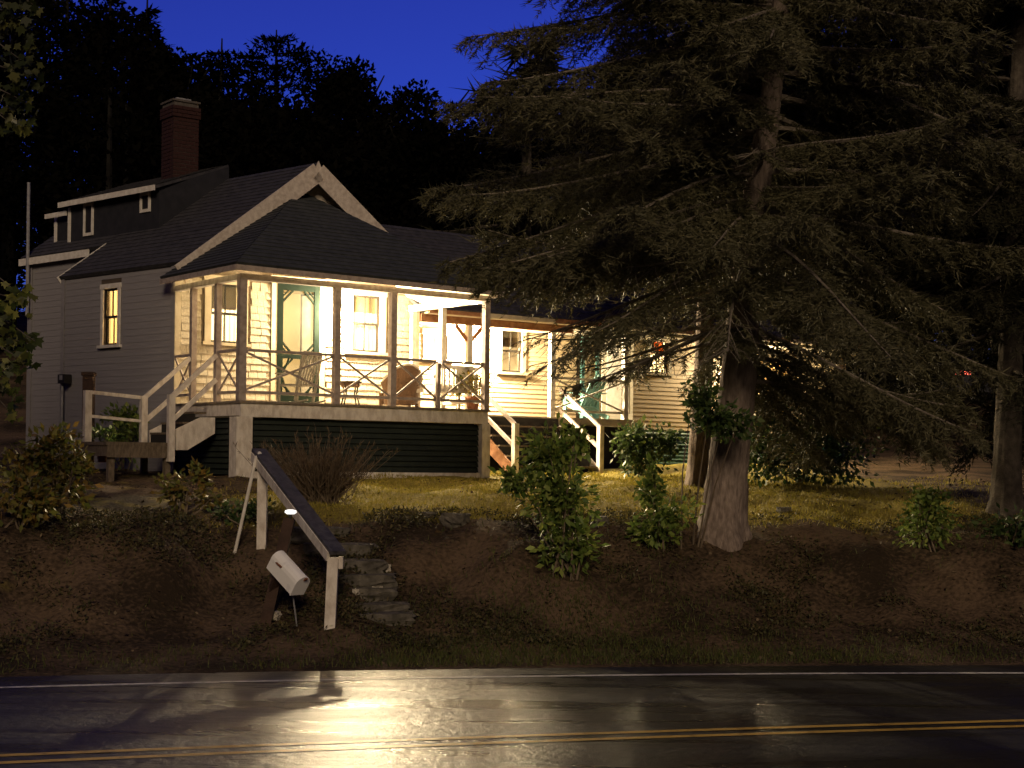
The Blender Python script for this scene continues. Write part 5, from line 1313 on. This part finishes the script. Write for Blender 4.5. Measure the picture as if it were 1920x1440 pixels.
def far_conifer(name, label, p, H, R, seed, group, flat=False):
    g = np.random.default_rng(seed); r = thing(name, label, 'tree', p, group=group)
    mb = MB(); mb.tube([(0, 0, -0.4), (0, 0, H * 0.5), (g.normal(0, 0.1), 0, H)], [0.28, 0.18, 0.03], 8, cap=False); Q = []
    z = H * 0.25
    while z < H - 0.15:
        f = (H - z) / (H * 0.75)
        for b_ in range(5 if not flat else 4):
            a_ = g.uniform(0, 6.28); L = (R * f ** (0.8 if not flat else 0.35) * g.uniform(0.5, 1.15)) + 0.12
            e = np.array([math.cos(a_) * L, math.sin(a_) * L, z + (0.22 if flat else -0.05) * L])
            mb.tube([(0, 0, z), e], [0.05, 0.012], 4, cap=False)
            m_ = int(44 * max(L, 0.5)); q = g.uniform(0.15, 1.05, (m_, 1)); wd_ = (1 - q * 0.6) * L * 0.32
            P = np.array([0, 0, z]) + (e - (0, 0, z)) * q + g.normal(0, 1, (m_, 3)) * wd_ * (1, 1, 0.28) + (0, 0, -0.06)
            D = (e - (0, 0, z)) / L + g.normal(0, 0.5, (m_, 3)) + (0, 0, -0.1 if not flat else 0.3)
            Q.append(leaf_quads(P, D, g.normal(0, 0.6, (m_, 3)) + (0, 0, 1), g.uniform(0.18, 0.42, m_), 0.045))
        z += (0.55 if flat else 0.42) * g.uniform(0.8, 1.25)
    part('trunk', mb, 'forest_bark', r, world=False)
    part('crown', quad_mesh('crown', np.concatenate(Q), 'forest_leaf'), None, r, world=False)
GRP = 'trees along the wooded skyline'
sky_trees = [  # kind, photo column, photo row of the tip, distance, radius, label
    ('c', 275, -8, 62, 2.1, 'tall dark spruce in the skyline left of the pale pine'),
    ('c', 200, -40, 60, 2.4, 'tallest dark spruce on the hill at the left'),
    ('c', 120, -60, 58, 2.6, 'broad dark spruce on the hill above the vent mast'),
    ('b', 345, 66, 64, 2.6, 'thin topped broadleaf tree between two skyline spruces'),
    ('c', 412, 72, 63, 1.7, 'small pointed spruce in the skyline above the chimney'),
    ('p', 520, 56, 66, 1.8, 'lone flat limbed pine standing above the skyline'),
    ('p', 470, 98, 66, 1.5, 'short pine leaning beside the lone skyline pine'),
    ('b', 590, 100, 68, 3.0, 'round airy broadleaf tree right of the skyline pine'),
    ('b', 668, 108, 68, 1.8, 'small upright broadleaf tree poking above the skyline'),
    ('b', 705, 138, 66, 2.6, 'low rounded tree in the dip of the skyline'),
    ('b', 790, 146, 60, 3.0, 'wide dark tree crown where the skyline falls toward the hemlock'),
    ('b', 860, 168, 58, 2.8, 'lower dark tree crown at the end of the skyline'),
    ('b', 925, 200, 56, 2.6, 'half hidden dark crown behind the hemlock'),
    ('b', 20, -30, 57, 3.4, 'broad dark tree crown behind the maple branches'),
]
for i, (kd, px, py, Y, R, lab) in enumerate(sky_trees):
    top = at(px, py, Y); gp = float(gz(top[0], Y)); p = np.array([top[0], Y, gp]); H = top[2] - gp
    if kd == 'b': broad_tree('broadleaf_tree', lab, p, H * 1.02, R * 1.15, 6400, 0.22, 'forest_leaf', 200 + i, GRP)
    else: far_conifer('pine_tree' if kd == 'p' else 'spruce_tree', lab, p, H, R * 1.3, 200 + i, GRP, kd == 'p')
# the mass of the wood below and behind them
g = np.random.default_rng(500); Q = []; tb = MB()
for i in range(205):
    Y = g.uniform(47, 88); px = g.uniform(-500, 2500) if i < 170 else g.uniform(1150, 2150)
    top_py = np.interp(px, [-500, 0, 100, 300, 420, 560, 700, 850, 950, 1100, 1500, 2000, 2500], [-200, -190, -150, 40, 125, 140, 165, 195, 225, 120, -60, -140, -160]) + g.uniform(35, 90) + (Y < 60) * g.uniform(10, 90)
    top = at(px, top_py, Y); gp = float(gz(top[0], Y)); H = max(3.0, top[2] - gp)
    tb.tube([(top[0], Y, gp - 0.3), (top[0], Y, gp + H * 0.8)], [0.2, 0.06], 5, cap=False)
    R = g.uniform(1.8, 3.2); m_ = 2000
    zc = g.uniform(0.12, 1.0, (m_, 1)); d = g.normal(0, 1, (m_, 3)); d /= np.linalg.norm(d, axis=1, keepdims=True)
    P = np.array([top[0], Y, gp]) + d * R * (0.35 + 0.65 * np.sin(np.pi * np.clip(zc, 0.05, 0.97)) ** 0.6) * (1, 1, 0) + np.concatenate([np.zeros((m_, 2)), zc * H], 1)
    Q.append(leaf_quads(P, d + g.normal(0, 0.7, (m_, 3)), g.normal(0, 1, (m_, 3)), g.uniform(0.18, 0.4, m_), 0.085))
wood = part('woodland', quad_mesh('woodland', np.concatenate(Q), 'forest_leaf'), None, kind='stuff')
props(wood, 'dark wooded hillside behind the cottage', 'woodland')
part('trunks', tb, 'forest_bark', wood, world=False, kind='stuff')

# ---------------------------------------------------------------- parked car far back, only its tail lights show
cp = np.array([*at(1806, 760, 44.0)[:2], 0]); cp[2] = gat(cp)
zt_ = at(1806, 699, 44.0)[2]
car = thing('parked_car', 'dark parked car behind the trees with two red tail lights', 'car', (cp[0], cp[1], zt_ - 0.85), rad(14))
def carbody(prof, w_): return MB().prism([(-w_, y, z_) for y, z_ in prof], (2 * w_, 0, 0))
part('body', carbody([(0, 0.30), (0, 0.92), (0.25, 0.98), (3.2, 0.95), (4.2, 0.82), (4.35, 0.55), (4.3, 0.28)], 0.86), 'car_paint', car, world=False)
part('cabin', carbody([(0.15, 0.96), (0.55, 1.42), (1.9, 1.46), (2.9, 0.96)], 0.74), 'glass', car, world=False)
part('roof', carbody([(0.52, 1.43), (0.56, 1.46), (1.9, 1.49), (1.95, 1.45)], 0.72), 'car_paint', car, world=False)
for x in (-0.88, 0.88):
    for y in (0.8, 3.4):
        o = part('wheel', MB().tube([(x - 0.1, y, 0.31), (x + 0.1, y, 0.31)], [0.31, 0.31], 18), 'rubber', car, world=False)
        part('rim', MB().tube([(x - 0.105, y, 0.31), (x + 0.105, y, 0.31)], [0.18, 0.18], 12), 'lead', o, world=False)
for x in (-0.17, 0.12):
    part('tail_light', MB().lbox(x - 0.09, x + 0.09, -0.02, 0.0, 0.80, 0.90), 'tail_light', car, world=False)
part('bumper', MB().lbox(-0.84, 0.84, -0.08, 0.0, 0.30, 0.52), 'car_paint', car, world=False)

# ---------------------------------------------------------------- grass, verge, fallen leaves
def scatter(n, x0, x1, e0, e1, seed, keep=None):
    g = np.random.default_rng(seed); x = g.uniform(x0, x1, n); e = g.uniform(e0, e1, n); y = edge_y(x) + e / 0.972
    if keep is not None:
        k = keep(x, y, e, g); x, y = x[k], y[k]
    # not under the cottage
    rel = np.stack([x, y], 1) - A; t_ = rel @ u; d_ = rel @ v
    out = ~((t_ > -0.02) & (t_ < 5.1) & (d_ > 0.0)) & ~((t_ > 4.9) & (d_ > PD - 0.02))
    x, y = x[out], y[out]
    return np.stack([x, y, gz(x, y)], 1), g
def blades(name, P, g, h, w_, m, label, spread=0.45):
    n = len(P); a_ = g.uniform(0, 6.28, n); D = np.stack([g.normal(0, spread, n), g.normal(0, spread, n), np.ones(n)], 1); D /= np.linalg.norm(D, axis=1, keepdims=True)
    S = np.stack([np.cos(a_), np.sin(a_), np.zeros(n)], 1) * w_; hh = (g.uniform(0.5, 1.4, n) * h)[:, None]
    o = part(name, quad_mesh(name, np.stack([P - S, P + S, P + D * hh], 1), m), None, kind='stuff')
    return props(o, label, 'grass')
P, g = scatter(90000, -4.6, 9.5, 4.2, 14.5, 1, lambda x, y, e, g: g.random(len(x)) < np.clip((e - 4.1) / 0.5, 0, 1) * np.clip(0.75 + 0.35 * noise(x * 0.8, y * 0.8), 0.15, 1) * np.clip((x + 4.6) / 1.5, 0.2, 1) * np.clip((8.2 - x) / 2.5, 0.1, 1))  # blades thin out rightward, standing in for the fading lamp light
P[:, 2] -= 0.01
blades('lawn_grass', P, g, 0.065, 0.009, 'grass_blade', 'short yellow green lawn grass in the porch light')
P, g = scatter(120000, -9, 11, 0.12, 4.6, 2, lambda x, y, e, g: g.random(len(x)) < np.clip(1.3 - e * 0.8, 0.05, 1) * np.clip(0.6 + 0.5 * noise(x * 0.5 + 3, y * 0.5), 0.08, 1) * np.clip(1.2 - abs(x - 0.8) * 0.10, 0.3, 1) + 0.75 * np.exp(-((x - 0.9) / 1.8) ** 2 - ((e - 1.4) / 1.2) ** 2))
P[:, 2] -= 0.01
blades('verge_grass', P, g, 0.08, 0.007, 'verge_blade', 'thin dark grass along the roadside and lower bank')
P, g = scatter(22000, -9, 11, 0.25, 14, 3, lambda x, y, e, g: g.random(len(x)) < np.where(e < 5, np.clip(0.55 + 0.5 * noise(x * 0.7 + 5, y * 0.7), 0.1, 1), 0.15))
n = len(P); P[:, 2] += 0.012
D = np.stack([g.normal(0, 1, n), g.normal(0, 1, n), g.normal(0, 0.25, n)], 1)
o = part('fallen_leaves', quad_mesh('fallen_leaves', leaf_quads(P, D, np.array([0, 0, 1.0]) + g.normal(0, 0.5, (n, 3)), g.uniform(0.03, 0.085, n), g.uniform(0.012, 0.03, n)), 'dry_leaf'), None, kind='stuff')
props(o, 'scattered dead leaves on the brown bank and lawn', 'leaves')

# low weeds on the bank, too many and too small to count
P, g = scatter(110000, -8.5, 9.5, 0.9, 4.9, 4, lambda x, y, e, g: g.random(len(x)) < np.clip(noise(x * 0.9 + 2, y * 0.9) * 0.8 - 0.05 + 0.45 * np.clip((-2.2 - x) / 1.5, 0, 1) * np.clip((e - 2.2) / 1.5, 0, 1) + 0.5 * np.exp(-((x + 1.2) / 1.1) ** 2), 0, 0.9))
n = len(P); D = np.stack([g.normal(0, 0.8, n), g.normal(0, 0.8, n), np.abs(g.normal(0.4, 0.4, n))], 1)
P[:, 2] += g.uniform(0.0, 0.07, n)
o = part('bank_weeds', quad_mesh('bank_weeds', leaf_quads(P, D, np.array([0, 0, 1.0]) + g.normal(0, 0.5, (n, 3)), g.uniform(0.03, 0.075, n), g.uniform(0.008, 0.018, n)), 'weed_leaf'), None, kind='stuff')
props(o, 'low dull weeds and ground cover over the bank', 'weeds')
